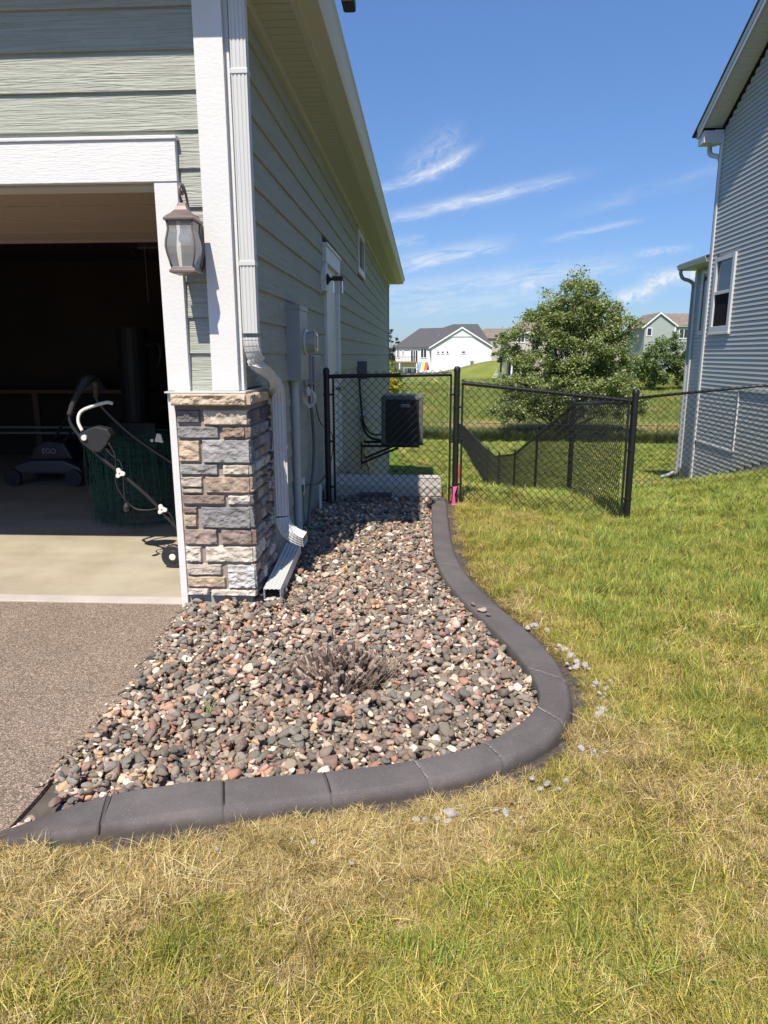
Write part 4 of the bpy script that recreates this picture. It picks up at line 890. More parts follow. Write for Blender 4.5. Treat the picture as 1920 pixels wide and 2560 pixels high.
pc = empty('meter_conduit', (-1.02, 5.6, 0), 'thick grey plastic conduit running from the meter box down into the rocks', 'pipe')
mb = MB(); mb.lathe((-1.018, 5.575, -.08), [(.0, 0), (.031, 0), (.031, 1.34), (.036, 1.342), (.036, 1.385), (0, 1.386)], 18); o = mb.build('conduit', PIPE, pc); smooth_angle(o)
tb = empty('telephone_box', (-1.0, 6.4, 1.3), 'small grey plastic utility box on the siding just right of the meter', 'utility box')
mb = MB(); mb.box((-1.06, 6.20, 1.245), (-.975, 6.62, 1.50)); mb.build('box_body', GREYM, tb, bevel=.01)
mb = MB(); mb.box((-.975, 6.22, 1.26), (-.955, 6.60, 1.49)); mb.build('box_lid', mat('box_lid', (.25, .26, .28), .5), tb, bevel=.008)
gcd = empty('ground_conduit', (-1.0, 6.2, .5), 'thin grey cable conduit curving from the utility box down to the rocks', 'conduit')
mb = MB(); mb.tube(smoothp([(-1.02, 6.28, 1.44), (-1.015, 6.28, 1.2), (-1.01, 6.36, .95), (-1.01, 6.42, .72), (-1.01, 6.36, .50), (-1.0, 6.1, .30), (-.985, 5.9, .14), (-.97, 5.80, -.03)]), .015, 8)
mb.build('conduit', mat('dark_grey_pipe', (.12, .125, .13), .5), gcd, smooth=True)
cb = MB(); cb.tube(smoothp([(-1.0, 6.40, 1.24), (-1.0, 6.55, 1.02), (-1.0, 6.75, .88), (-.995, 6.98, .80), (-.95, 7.25, .70), (-.95, 7.3, .52), (-.97, 7.12, .36), (-.99, 6.8, .30), (-1.0, 6.4, .32), (-1.0, 6.05, .385), (-1.0, 5.82, .41)], 6), .0055, 6)
o = cb.build('black_cable', BLK, None, smooth=True); tag(o, 'thin black cable looping from the utility box past the fence post to the outlet', 'cable')
cw = MB()
for k in range(9):
    a = rng.uniform(-.35, .35); pts = []; hgt = rng.uniform(.13, .17); wd = rng.uniform(.02, .05)
    for s_ in range(17):
        th = 2*math.pi*s_/16; pts.append((-.985+wd*math.sin(th)*(1.0+a)+.03*a*(1-math.cos(th)), 6.02+.010*math.sin(k+th), 1.215-hgt*.5*(1-math.cos(th))))
    cw.tube(pts, .0035, 5, cap=False)
cw.tube(smoothp([(-.99, 5.95, 1.30), (-.985, 5.98, 1.25), (-.985, 6.02, 1.21), (-.985, 6.18, 1.19), (-.99, 6.28, 1.23), (-1.0, 6.33, 1.26)]), .0035, 5)
cw.box((-1.0, 5.985, 1.16), (-.97, 6.01, 1.235))
o = cw.build('coiled_cable', mat('white_cable', (.72, .70, .64), .5), None, smooth=True); tag(o, 'bundle of coiled off-white cable hanging below the meter box', 'cable')
ol_ = empty('outlet', (-1.0, 5.6, .45), 'white weatherproof outlet low on the wall behind the conduit', 'outlet')
mb = MB(); mb.box((-1.06, 5.655, .365), (-.985, 5.735, .50)); mb.build('outlet_cover', WSMOOTH, ol_, bevel=.008)
mb = MB(); mb.box((-1.01, 5.62, .40), (-.978, 5.652, .455)); mb.build('plug', mat('green_plug', (.02, .16, .12), .5), ol_, bevel=.004)
mb = MB(); mb.tube(smoothp([(-.99, 5.635, .40), (-.985, 5.63, .33), (-.985, 5.64, .22), (-.97, 5.70, .10), (-.94, 5.80, .045), (-.86, 5.92, .06)]), .005, 6); o = mb.build('power_cord', mat('green_cord', (.03, .25, .19), .5), None, smooth=True)
tag(o, 'thin green cord hanging from the low outlet onto the rocks', 'cord')
mb = MB(); mb.lathe((-.985, 6.56, -.03), [(.0, 0), (.016, 0), (.016, .29), (.018, .30), (.018, .315), (0, .317)], 12); o = mb.build('stub_pipe', WSMOOTH, None); smooth_angle(o); tag(o, 'short white plastic pipe standing out of the rocks beside the fence post', 'pipe')
wl = empty('door_light', (-1.0, 7.5, 2.25), 'small black wall lamp with clear glass shade beside the service door', 'wall lamp')
mb = MB(); mb.box((-1.075, 7.44, 2.14), (-1.005, 7.58, 2.38)); mb.build('mount_block', WSMOOTH, wl, bevel=.006)
mb = MB(); mb.lathe((-1.005, 7.51, 2.26), [(.0, 0), (.055, 0), (.055, .015), (.02, .035), (.012, .06), (.012, .10), (0, .10)], 14, 'x'); mb.box((-.945, 7.455, 2.245), (-.835, 7.565, 2.285)); mb.build('lamp_head', BPLAST, wl, bevel=.002)
mb = MB(); mb.sq((-.89, 7.51, 2.12), [(.043, 0), (.046, .002), (.046, .124), (.043, .125)]); mb.build('lamp_shade', gm, wl)
# ------------------------------------------------------------------ air conditioner on its wall bracket
ac = empty('air_conditioner', (-.36, 12.15, 0), 'black louvred air conditioner carried on a wall bracket behind the fence', 'air conditioner')
ACD = mat('ac_paint', (.045, .047, .052), .45, metal=.2); ACP = mat('ac_post', (.12, .115, .11), .45)
x0, x1, y0, y1, zb, zt_ = -.715, .0, 11.85, 12.56, .0, .835
mb = MB(); mb.box((x0+.02, y0+.02, zb), (x1-.02, y1-.02, zt_-.03)); mb.build('coil', mat('ac_coil', (.012, .012, .013), .8), ac)
def rrect(x0, x1, y0, y1, r_, n_=5):
    p = []
    for cx, cy, a0_ in ((x1-r_, y0+r_, -90), (x1-r_, y1-r_, 0), (x0+r_, y1-r_, 90), (x0+r_, y0+r_, 180)):
        for k in range(n_+1): a = R(a0_+90*k/n_); p.append((cx+r_*math.cos(a), cy+r_*math.sin(a)))
    return p
def band(mb, z0, z1, gr, r_=.06):
    p = rrect(x0-gr, x1+gr, y0-gr, y1+gr, r_); mb.prism([(a, b_, z0) for a, b_ in p], (0, 0, z1-z0))
mb = MB(); z = .04
while z < .75: band(mb, z, z+.0085, -.004, .05); z += .0175
mb.build('louvres', ACD, ac)
mb = MB()
mb.box((x1-.075, y0-.004, .03), (x1-.004, y0+.07, .77)); mb.build('corner_post', ACP, ac, bevel=.012); mb = MB(); mb.box((x0+.004, y0-.004, .03), (x0+.075, y0+.07, .77)); mb.build('corner_post', ACP, ac, bevel=.012)
mb = MB(); band(mb, .765, .80, .004); p1 = rrect(x0+.0, x1, y0, y1, .06); p2 = rrect(x0+.05, x1-.05, y0+.05, y1-.05, .05); n_ = len(p1)
mb.add([(a, b_, .80) for a, b_ in p1]+[(a, b_, .832) for a, b_ in p2], [(k, (k+1) % n_, n_+(k+1) % n_, n_+k) for k in range(n_)]+[tuple(range(n_, 2*n_))]); mb.build('lid', ACP, ac, bevel=.003)
mb = MB(); band(mb, 0, .035, .002); mb.build('base_pan', ACD, ac)
mb = MB(); pts = [(-.30+.085*c_, s_) for c_, s_ in ((-1, 0), (-.9, .8), (.9, .8), (1, 0), (.9, -.8), (-.9, -.8))]; mb.prism([(a, y0-.012, .665+b_*.033) for a, b_ in pts], (0, .014, 0)); bd = mb.build('badge', mat('badge', (.30, .31, .33), .35, metal=.6), ac, bevel=.003)
text('badge_lettering', 'LENNOX', .048, (-.30, y0-.0145, .665), (R(90), 0, 0), BPLAST, bd)
br = empty('air_conditioner_bracket', (-1.0, 12.0, -.1), 'black steel wall bracket with diagonal struts under the air conditioner', 'bracket')
mb = MB()
for yy in (11.92, 12.50): mb.box((-1.06, yy-.02, -.045), (-.06, yy+.02, -.004)); 
mb.box((-.70, 11.92, -.042), (-.66, 12.5, -.006)); mb.box((-.14, 11.92, -.042), (-.10, 12.5, -.006)); mb.build('arm', BLK, br)
for yy in (11.92, 12.50): mb = MB(); mb.bar((-1.05, yy, -.32), (-.42, yy, -.05), .035, .035); mb.build('strut', BLK, br)
mb = MB(); mb.box((-1.062, 11.88, -.36), (-1.045, 12.54, .02)); mb.build('wall_rail', BLK, br)
mb = MB(); mb.tube(smoothp([(-1.03, 11.40, 1.13), (-1.02, 11.45, .8), (-.99, 11.6, .42), (-.88, 11.80, .20), (-.70, 11.95, .17)]), .016, 7); mb.tube(smoothp([(-1.04, 11.9, .45), (-1.0, 11.9, .25), (-.9, 11.92, .12), (-.70, 11.98, .06)]), .022, 7)
o = mb.build('refrigerant_line', BLK, None, smooth=True); tag(o, 'black insulated lines running from the wall into the air conditioner', 'cable')
mb = MB(); mb.lathe((-1.05, 11.85, .50), [(.0, 0), (.09, 0), (.085, .05), (.04, .09), (0, .10)], 12, 'x'); mb.bar((-1.0, 11.85, .62), (-.93, 11.85, .80), .014, .014); mb.bar((-.98, 11.88, .5), (-.75, 11.95, .40), .05, .03); mb.bar((-.96, 11.86, .58), (-.76, 11.9, .60), .04, .05)
o = mb.build('sealed_line_set', mat('foil', (.45, .46, .48), .35, metal=.5, bump=.6, bs=30, bd=.01), None); tag(o, 'foil wrapped pipe entry on the wall left of the air conditioner', 'pipe')
db = empty('disconnect_box', (-1.0, 11.4, 1.25), 'dark grey electrical disconnect box on the wall above the fence rail', 'utility box')
mb = MB(); mb.box((-1.06, 11.28, 1.12), (-.90, 11.42, 1.40)); mb.build('box_body', mat('box_blue_grey', (.09, .10, .12), .5), db, bevel=.006)
mb = MB(); mb.box((-.905, 11.275, 1.125), (-.888, 11.425, 1.405)); mb.build('box_lid', GREYM, db, bevel=.003)  # lid paler than the body: the lit right side put into its colour
# stoop
st = empty('concrete_stoop', (-.4, 7.6, 0), 'low concrete stoop just behind the gate, half in shade', 'step')
mb = MB(); mb.prism([(-1.05, 7.28, -.1), (.20, 7.26, -.1), (.20, 7.95, -.1), (-1.05, 7.95, -.1)], (0, 0, .255)); mb.build('slab', CONCL, st, bevel=.012)
mb = MB(); mb.prism([(-1.05, 7.272, .045), (.201, 7.252, .045), (.201, 7.27, .045), (-1.05, 7.285, .045)], (0, 0, .006)); mb.build('form_line', CONC, st)
mb = MB(); mb.box((-.66, 7.16, .02), (-.32, 7.24, .085)); o = mb.build('paver_block', mat('paver', (.10, .10, .10), .9, bump=.6, bs=50), None, bevel=.006); tag(o, 'dark paver block half buried in the rocks before the stoop', 'paver')
# ------------------------------------------------------------------ chain link fencing
PW = .078
def chain(name, parent, pos, L, zb, ztop, r=.0028, pw=PW, jit=.0, m=BLKW, sides=3, tall=None):
    """woven mesh along s in 0..L ; pos(s, z, off)->xyz ; zb(s) bottom ; constant fabric height"""
    n_ = int(L/(pw/2)); h_ = tall or (ztop(L/2)-zb(L/2)); nk = max(2, int(round(h_/(pw/2)))); ii = np.arange(n_); Pa = []; Qa = []
    for i in range(n_):
        for k in range(nk):
            s0 = (i+((k+i) % 2))*pw/2; s1 = (i+((k+1+i) % 2))*pw/2
            z0 = zb(s0)+(ztop(s0)-zb(s0))*k/nk; z1 = zb(s1)+(ztop(s1)-zb(s1))*(k+1)/nk; o0 = (.0025 if k % 2 else -.0025)
            Pa.append(pos(s0, z0, o0)); Qa.append(pos(s1, z1, -o0))
    V, F = wires(Pa, Qa, r, sides); return npmesh(name, V, F, m, parent)
def post(mb, x, y, z0, z1, r_, cap=True):
    pr2 = [(0, 0), (r_, 0), (r_, z1-z0)]
    if cap: pr2 += [(r_*1.12, z1-z0+.002), (r_*1.12, z1-z0+.03), (r_*.8, z1-z0+.05), (0, z1-z0+.058)]
    else: pr2 += [(0, z1-z0)]
    mb.lathe((x, y, z0), pr2, 14)
def bands(mb, x, y, zs_, r_, dx):
    for z_ in zs_:
        mb.lathe((x, y, z_-.012), [(r_, 0), (r_+.004, .002), (r_+.004, .022), (r_, .024)], 14); mb.box((min(x, x+dx), y-.006, z_-.010), (max(x, x+dx), y+.006, z_+.010)); mb.lathe((x+dx*.9, y-.02, z_), [(0, 0), (.008, 0), (.008, .04), (0, .04)], 8, 'y')
FY = 6.92
fg = empty('fence_gate_panel', (-.3, FY, 0), 'short level black chain link panel between the house wall and the flagged centre post', 'fence', 'black chain link fence runs')
mb = MB(); post(mb, -.95, FY, -.05, 1.325, .030); mb.build('post', BLK, fg, smooth=False)
o = fg.children[-1]; smooth_angle(o)
mb = MB(); post(mb, .322, FY, -.05, 1.335, .029); o = mb.build('post', BLK, fg); smooth_angle(o)
mb = MB(); mb.tube([(-.92, FY, 1.295), (.27, FY, 1.315)], .020, 12); o = mb.build('top_rail', BLK, fg); smooth_angle(o)
mb = MB(); mb.box((-.895, FY-.008, .06), (-.875, FY+.008, 1.30)); mb.box((.255, FY-.008, .06), (.275, FY+.008, 1.31)); mb.build('tension_bar', BLK, fg)
mb = MB(); bands(mb, .322, FY, (1.12, .66, .20), .029, -.07); bands(mb, -.95, FY, (1.12, .66, .20), .030, .07); mb.build('tension_band', BLK, fg)
chain('mesh', fg, lambda s, z, o: (-.89+s, FY+o-.018, z), 1.17, lambda s: .045, lambda s: 1.337+.017*s)
fh = empty('fence_sloping_panel', (1.1, FY, 0), 'black chain link panel whose top rail slopes down to the right-hand corner post', 'fence', 'black chain link fence runs')
mb = MB(); post(mb, 2.035, 6.93, -.32, 1.12, .031); o = mb.build('post', BLK, fh); smooth_angle(o)
mb = MB(); mb.tube([(.37, FY, 1.232), (2.0, 6.93, 1.062)], .020, 12); o = mb.build('top_rail', BLK, fh); smooth_angle(o)
mb = MB(); mb.box((.368, FY-.008, .03), (.388, FY+.008, 1.26)); mb.box((1.965, FY-.008, -.14), (1.985, FY+.008, 1.09)); mb.build('tension_bar', BLK, fh)
mb = MB(); bands(mb, .322, FY, (1.00, .685, .235), .029, .06); bands(mb, 2.035, 6.93, (.95, .58, .10), .031, -.06); mb.build('tension_band', BLK, fh)
chain('mesh', fh, lambda s, z, o: (.385+s, FY+o-.018+.006*s, z), 1.60, lambda s: .02-.10*s, lambda s: 1.262-.105*s)
SX = 1.97
fs_ = empty('side_fence', (SX, 9.4, 0), 'long black chain link fence running away downhill from the corner post to the rear fence', 'fence', 'black chain link fence runs')
Ysd = [6.93, 9.42, 12.23, 15.05, 18.1, 21.1, 24.2, 27.2, 30.3, 33.3, 36.4, 39.4, 43.8]
def base_s(y): return np.interp(y, [6.93, 9.42, 12.23, 15.05, 19.1, 23, 26, 30.5, 35, 39.5, 44], [-.14, -.36, -1.06, -1.78, -2.40, -2.62, -2.74, -2.92, -3.10, -3.45, -3.85])
for q, y in enumerate(Ysd[1:]):
    mb = MB(); post(mb, SX, y, base_s(y)-.1, base_s(y)+1.24, .030 if q == 0 else .022, cap=True); o = mb.build('post', BLK, fs_); smooth_angle(o)
mb = MB(); mb.tube([(SX+.04, 6.95, 1.045), (SX, 9.42, .865)], .018, 8); yy = np.r_[9.42, np.arange(9.9, 43.9, .6)]; mb.tube([(SX, y, base_s(y)+1.19) for y in yy], .018, 8); mb.build('top_rail', BLK, fs_, smooth=True)
mb = MB(); mb.box((SX+.05, 6.985, -.10), (SX+.066, 7.005, 1.04)); mb.box((SX-.008, 9.30, -.30), (SX+.008, 9.32, .88)); mb.box((SX-.008, 9.50, -.36), (SX+.008, 9.52, .86)); mb.build('tension_bar', BLK, fs_)
chain('mesh', fs_, lambda s, z, o: (SX+o-.015, 6.98+s, z), 36.6, lambda s: base_s(6.98+s)+.03, lambda s: base_s(6.98+s)+1.21, r=.0034)
fr_ = empty('neighbour_fence', (3.3, 9.2, 0), 'black chain link fence climbing right from the corner towards the grey neighbouring house', 'fence', 'black chain link fence runs')
xa, ya_, xb_, yb_ = 2.0, 9.42, 6.80, 8.52; LL = math.hypot(xb_-xa, yb_-ya_)
fx = lambda s, z, o: (xa+(xb_-xa)*s/LL, ya_+(yb_-ya_)*s/LL+o-.02, z)
mb = MB(); mb.tube([fx(.02, .865, .02), fx(LL, .865+.1145*LL, .02)], .018, 10); mb.build('top_rail', BLK, fr_, smooth=True)
mb = MB(); post(mb, xb_, yb_, -.1, 1.46, .028); o = mb.build('post', BLK, fr_); smooth_angle(o)
chain('mesh', fr_, fx, LL, lambda s: -.33+.115*s, lambda s: .885+.115*s, r=.003)
fb = empty('rear_fence', (4, 44, -3), 'far black chain link fence crossing the bottom of the yards before the meadow', 'fence', 'black chain link fence runs')
by = lambda x: 44.0; bz_ = lambda x: np.interp(x, [-12, -1.5, 2, 16, 30], [-3.62, -3.72, -3.85, -4.02, -4.2])
mb = MB(); mb.tube([(x, 44, bz_(x)+1.2) for x in np.arange(-12, 30.1, 3)], .018, 6); mb.build('top_rail', BLK, fb)
for x in np.arange(-10, 29.1, 3.05):
    mb = MB(); post(mb, x, 44, bz_(x)-.2, bz_(x)+1.24, .024); mb.build('post', BLK, fb)
chain('mesh', fb, lambda s, z, o: (-12+s, 44+o, z), 41.5, lambda s: bz_(-12+s)+.03, lambda s: bz_(-12+s)+1.21, pw=.11, r=.0022)
# flags on the centre post
mb = MB(); pk = mat('pink_tape', (.85, .08, .30), .5)
mb.add([(.300, 6.888, .215), (.345, 6.885, .222), (.338, 6.882, .20), (.318, 6.876, .14), (.326, 6.874, .07), (.330, 6.876, .030), (.292, 6.880, .028), (.300, 6.878, .10), (.303, 6.882, .17)], [(0, 1, 2, 8), (8, 2, 3), (8, 3, 7), (7, 3, 4), (7, 4, 5, 6)])
o = mb.build('pink_ribbon', pk, None); md = o.modifiers.new('thick', 'SOLIDIFY'); md.thickness = .002; tag(o, 'short pink marking ribbon tied low on the centre fence post', 'ribbon')
mb = MB(); mb.box((.353, 6.893, .30), (.368, 6.90, .43)); o = mb.build('red_reflector', mat('red', (.6, .03, .02), .4), None, bevel=.002); tag(o, 'small red strip behind the centre fence post', 'marker')
# ------------------------------------------------------------------ security camera at the eave
cm_ = empty('security_camera', (-.45, 4.5, 3.5), 'white security camera hanging at the eave against the sky', 'security camera')
mb = MB(); mb.tube([(-.57, 4.5, 3.60), (-.50, 4.5, 3.62), (-.45, 4.5, 3.58)], .014, 8); mb.build('arm', WSMOOTH, cm_, smooth=True)
mb = MB(); mb.prism([(-.45+a*.041, 4.5+b_*.075, 3.462) for a, b_ in ((-1, -.8), (-.7, -1), (.7, -1), (1, -.8), (1, .8), (.7, 1), (-.7, 1), (-1, .8))], (0, 0, .11)); mb.build('camera_body', WSMOOTH, cm_, bevel=.006)
mb = MB(); mb.prism([(-.447+a*.036, 4.5+b_*.070, 3.432) for a, b_ in ((-1, -.8), (-.7, -1), (.7, -1), (1, -.8), (1, .8), (.7, 1), (-.7, 1), (-1, .8))], (0, 0, .031)); mb.build('lens_housing', BPLAST, cm_, bevel=.004)
# ------------------------------------------------------------------ cut back shrub, dead tufts, crumbs, weeds
TW = mat('dead_twig', (.26, .22, .185), .9, attr=True, var=.25, vs=90)
sh = empty('cut_back_shrub', (-.37, 2.98, 0), 'cut back grey shrub stump of short dead stems standing in the river rock', 'shrub')
mb = MB(); tones_ = [(.20,.14,.11), (.26,.19,.155), (.12,.085,.065), (.40,.32,.265), (.19,.13,.10), (.07,.048,.038)]
for k in range(620):
    a = rng.uniform(0, 6.28); rad = abs(rng.normal(0, .66)); rad = min(rad, 1.0); bx, by_ = -.37+.155*rad*math.cos(a), 2.985+.115*rad*math.sin(a)
    ln_ = rng.uniform(.05, .135)*(1.1-.25*rad); tl = .05+.75*rad; dirv = Vector((math.cos(a)*tl+rng.normal()*.22, math.sin(a)*tl+rng.normal()*.22, 1)).normalized()
    p0 = Vector((bx, by_, .012+.035*(1-rad**2))); r_ = float(np.clip(rng.lognormal(math.log(.0060), .5), .0025, .015)); p1 = p0+dirv*ln_*.5+Vector(rng.normal(0, .005, 3)); p2 = p0+dirv*ln_+Vector(rng.normal(0, .008, 3)); p2.z = max(p2.z, .02)
    mb.cur = tuple(np.array(tones_[int(rng.integers(6))])*rng.uniform(.8, 1.15)); mb.tube([p0, p1, p2], r_, 6, rs=[r_*1.25, r_, r_*.95])
for k in range(70):                                            # thick sawn stubs with pale cut ends
    a = rng.uniform(0, 6.28); rad = math.sqrt(rng.random())*.95; p0 = Vector((-.37+.14*rad*math.cos(a), 2.985+.10*rad*math.sin(a), .02)); dv = Vector((math.cos(a)*rad*.7+rng.normal()*.15, math.sin(a)*rad*.7+rng.normal()*.15, 1)).normalized(); ln_ = rng.uniform(.07, .125); r_ = rng.uniform(.0075, .0135)
    mb.cur = tuple(np.array(tones_[int(rng.integers(3))])*rng.uniform(.9, 1.3)); mb.tube([p0, p0+dv*ln_*.6, p0+dv*ln_], r_, 8, rs=[r_*1.15, r_, r_*1.02]); mb.cur = tuple(np.array((.34, .27, .21))*rng.uniform(.6, 1.15)); mb.tube([p0+dv*(ln_+.0004), p0+dv*(ln_+.0012)], r_*.93, 8)
mb.build('stems', TW, sh, smooth=False, fix=False)
mb = MB(); vs = []
for i_, (q_, h_) in enumerate(((1, .0), (.85, .03), (.6, .05), (.3, .06))):
    for k in range(20): a = 2*math.pi*k/20; w2 = 1+.18*noise.noise(Vector((math.cos(a)*2, math.sin(a)*2, i_))); vs.append((-.37+.17*q_*w2*math.cos(a), 2.985+.125*q_*w2*math.sin(a), .012+h_))
mb.add(vs, [(i_*20+k, i_*20+(k+1) % 20, i_*20+20+(k+1) % 20, i_*20+20+k) for i_ in range(3) for k in range(20)]+[tuple(range(60, 80))]); mb.build('root_crown', mat('root_crown', (.07, .05, .038), .95, bump=1, bs=60, bd=.02, var=.4, vs=60), sh)
mb = MB()
for k in range(130):
    a = rng.uniform(0, 6.28); bx, by_ = -.36+rng.normal()*.08, 2.96+rng.normal()*.06
    if k < 75: bx, by_, a = -.20+rng.normal()*.03, 3.02+rng.normal()*.03, rng.normal(.3, .5)
    elif k < 120: bx, by_, a = -.28+rng.normal()*.04, 2.90+rng.normal()*.03, rng.normal(-1.1, .5)
    ln_ = rng.uniform(.08, .17); tl = rng.uniform(.5, 1.4); dv = Vector((math.cos(a)*tl, math.sin(a)*tl, 1)).normalized(); p0 = Vector((bx, by_, .02)); r_ = rng.uniform(.0008, .0016)
    mb.cur = tuple(np.array((.38, .30, .21))*rng.uniform(.6, 1.2)); mb.tube([p0, p0+dv*ln_*.5+Vector(rng.normal(0, .006, 3)), p0+dv*ln_+Vector(rng.normal(0, .01, 3))-Vector((0, 0, .01))], r_, 4)
mb.build('twigs', TW, sh, fix=False)
mb = MB()
for k in range(60):
    a = rng.uniform(0, 6.28); p0 = Vector((-.68+rng.normal()*.016, 2.25+rng.normal()*.014, .02)); dv = Vector((math.cos(a), math.sin(a), rng.uniform(.15, .8))).normalized(); ln_ = rng.uniform(.02, .06)
    mb.cur = tuple(np.array((.30, .20, .13))*rng.uniform(.7, 1.2)); mb.tube([p0, p0+dv*ln_], .0008, 3)
o = mb.build('dead_weed', TW, None, fix=False); tag(o, 'small brown dead weed clump between the rocks near the front curbing', 'weed')
for (x, y, lb) in ((-.88, 2.62, 'small yellow green grass sprout growing through the river rock'),):
    mb = MB()
    for k in range(12):
        a = rng.uniform(0, 6.28); p0 = Vector((x+rng.normal()*.006, y+rng.normal()*.006, .03)); h_ = rng.uniform(.03, .09); mb.cur = (.38, .40, .10) if k % 2 else (.22, .33, .08)
        mb.tube([p0, p0+Vector((math.cos(a)*h_*.15, math.sin(a)*h_*.15, h_*.6)), p0+Vector((math.cos(a)*h_*.4, math.sin(a)*h_*.4, h_))], .001, 4, rs=[.0014, .0011, .0004])
    o = mb.build('grass_sprout', TW, None, fix=False); tag(o, lb, 'weed')
CR = mat('mortar_crumb', (.44, .40, .36), .95, var=.15, vs=40, bump=.6, bs=120, bd=.003)
crm = []
for k in range(5):
    bm = bmesh.new(); bmesh.ops.create_icosphere(bm, subdivisions=3, radius=1)
    for v in bm.verts: d = v.co.normalized(); q = 1+.35*noise.noise(d*1.4+Vector((k*5, 0, 0)))+.22*noise.noise(d*4+Vector((k, 3, 0)))+.1*noise.noise(d*9); v.co = Vector((d.x*q, d.y*q*.8, d.z*q*.55))
    me = bpy.data.meshes.new('mortar_crumb'); bm.to_mesh(me); bm.free(); me.materials.append(CR); crm.append(me)
big = [(.10, 2.045, .020), (.02, 2.015, .010), (-.01, 2.01, .010), (.06, 2.02, .009), (-.14, 1.935, .007), (-.33, 1.885, .008), (.285, 2.06, .014), (.25, 2.07, .009), (.63, 3.72, .024), (.69, 3.66, .014),
       (.735, 3.40, .018), (.755, 3.33, .020), (.77, 3.26, .018), (.75, 3.20, .013), (.80, 3.22, .015), (.72, 3.46, .012), (.81, 3.02, .018), (.84, 2.98, .015), (.88, 3.05, .018), (.80, 2.93, .012), (.78, 2.78, .016), (.75, 2.73, .02), (.80, 2.70, .012),
       (.62, 2.47, .014), (.66, 2.44, .012), (.70, 2.45, .012), (.45, 2.23, .013), (.48, 2.20, .011), (.42, 2.20, .010), (.40, 2.26, .010), (.52, 2.25, .010), (-.60, 1.60, .010), (-.50, 1.45, .008), (-.72, 1.62, .008), (.33, 1.74, .008), (-.20, 1.80, .008), (-.62, 1.84, .007), (-.4, 1.9, .006)]
for q, (x, y, s) in enumerate(big):
    for e in range(1 if q > 22 or s < .011 else 3):
        o = bpy.data.objects.new('mortar_crumb', crm[(q+e) % 5]); col.objects.link(o); xx, yy2 = x+(rng.normal()*.022 if e else 0), y+(rng.normal()*.018 if e else 0); s2 = s*1.25*(1 if e == 0 else rng.uniform(.3, .7))
        o.location = (xx, yy2, gz(xx, yy2)+s2*.35+.022); o.rotation_euler = (rng.normal()*.3, rng.normal()*.3, rng.uniform(0, 6)); o.scale = (s2,)*3
        wh4 = 'in the dry grass before the front curbing' if yy2 < 2.1 and xx < .2 else 'off the near right shoulder of the curbing' if yy2 < 2.6 else 'beside the outermost curb bend' if yy2 < 3.12 else 'along the curbing above its bend' if yy2 < 3.55 else 'high up where the curbing turns away'
        sz4 = 'largest pale' if s2 > .023 else 'pale' if s2 > .013 else 'tiny pale'
        tag(o, '%s crumb of leftover concrete lying %s' % (sz4, wh4), 'concrete crumb', '%s concrete crumbs %s' % (sz4, wh4))
# ------------------------------------------------------------------ in the garage
wr = empty('wire_fence_roll', (-2.6, 6.3, 0), 'large standing roll of dark green welded wire fencing on the garage floor', 'wire roll')
GW = mat('green_wire', (.012, .085, .062), .45); Pa, Qa = [], []
def rollp(a, rad, z): w_ = 1+.03*math.sin(a*3+z*4)+.02*math.sin(a*7+rad*50); return (-2.60+rad*w_*math.cos(a), 6.33+rad*w_*.95*math.sin(a)+0*z, z)
for ring, rad in enumerate((.50, .475, .45, .42, .39, .34)):
    ph = ring*.7; n_ = 44
    for k in range(n_):
        a = ph+2*math.pi*k/n_; top_ = .76+.04*math.sin(a*2+ring); lean = rng.normal()*.010
        for s_ in range(6): Pa.append(rollp(a+lean*s_, rad+.008*math.sin(s_*2+k), top_*s_/6+.01)); Qa.append(rollp(a+lean*(s_+1), rad+.008*math.sin((s_+1)*2+k), top_*(s_+1)/6+.01))
    for zz in np.linspace(.01, .78, 12):
        dz = rng.normal()*.012
        for k in range(60): a = 2*math.pi*k/60; b_ = 2*math.pi*(k+1)/60; t0_, t1_ = (1+.05*math.sin(a*2+ring)), (1+.05*math.sin(b_*2+ring)); Pa.append(rollp(a, rad+.006*math.sin(a*9+zz*20), zz*t0_+dz)); Qa.append(rollp(b_, rad+.006*math.sin(b_*9+zz*20), zz*t1_+dz))
V, F = wires(Pa, Qa, .0016, 3); npmesh('wire_mesh', V, F, GW, wr)
# the wheeled machine whose handle leans out past the jamb
mw = empty('dethatcher', (-1.6, 4.9, 0), 'black push machine with tubular handle, white lever and white star knobs parked inside the garage', 'lawn machine')
BT = mat('black_tube', (.018, .018, .02), .3); KN = mat('white_plastic', (.72, .70, .65), .45)
yn, yf = 4.82, 5.26
near = [(-1.50, yn, .10), (-1.72, yn, .235), (-1.97, yn, .52), (-2.29, yn, .80), (-2.43, yn, .955), (-2.485, yn, 1.05), (-2.475, yn+.01, 1.12)]
far = [(-1.50, yf, .34), (-1.73, yf, .55), (-2.20, yf, .88), (-2.45, yf, 1.12), (-2.49, yf, 1.22), (-2.475, yf-.02, 1.27)]
mb = MB(); mb.tube(smoothp(near), .0125, 10); mb.tube(smoothp(far), .0125, 10); mb.tube(smoothp([(-2.475, yn+.01, 1.12), (-2.44, yn+.05, 1.235), (-2.40, yn+.16, 1.31), (-2.42, yn+.30, 1.325), (-2.475, yf-.02, 1.27)]), .0125, 10); mb.build('handle', BT, mw, smooth=True)
mb = MB(); mb.tube(smoothp([(-2.485, yn, 1.09), (-2.455, yn+.03, 1.19), (-2.42, yn+.09, 1.27), (-2.40, yn+.16, 1.312)]), .019, 12); mb.tube(smoothp([(-2.43, yn+.32, 1.32), (-2.47, yf-.02, 1.272), (-2.49, yf, 1.19)]), .019, 12); mb.build('grip', mat('foam', (.035, .03, .03), .9, bump=.3, bs=300), mw, smooth=True)
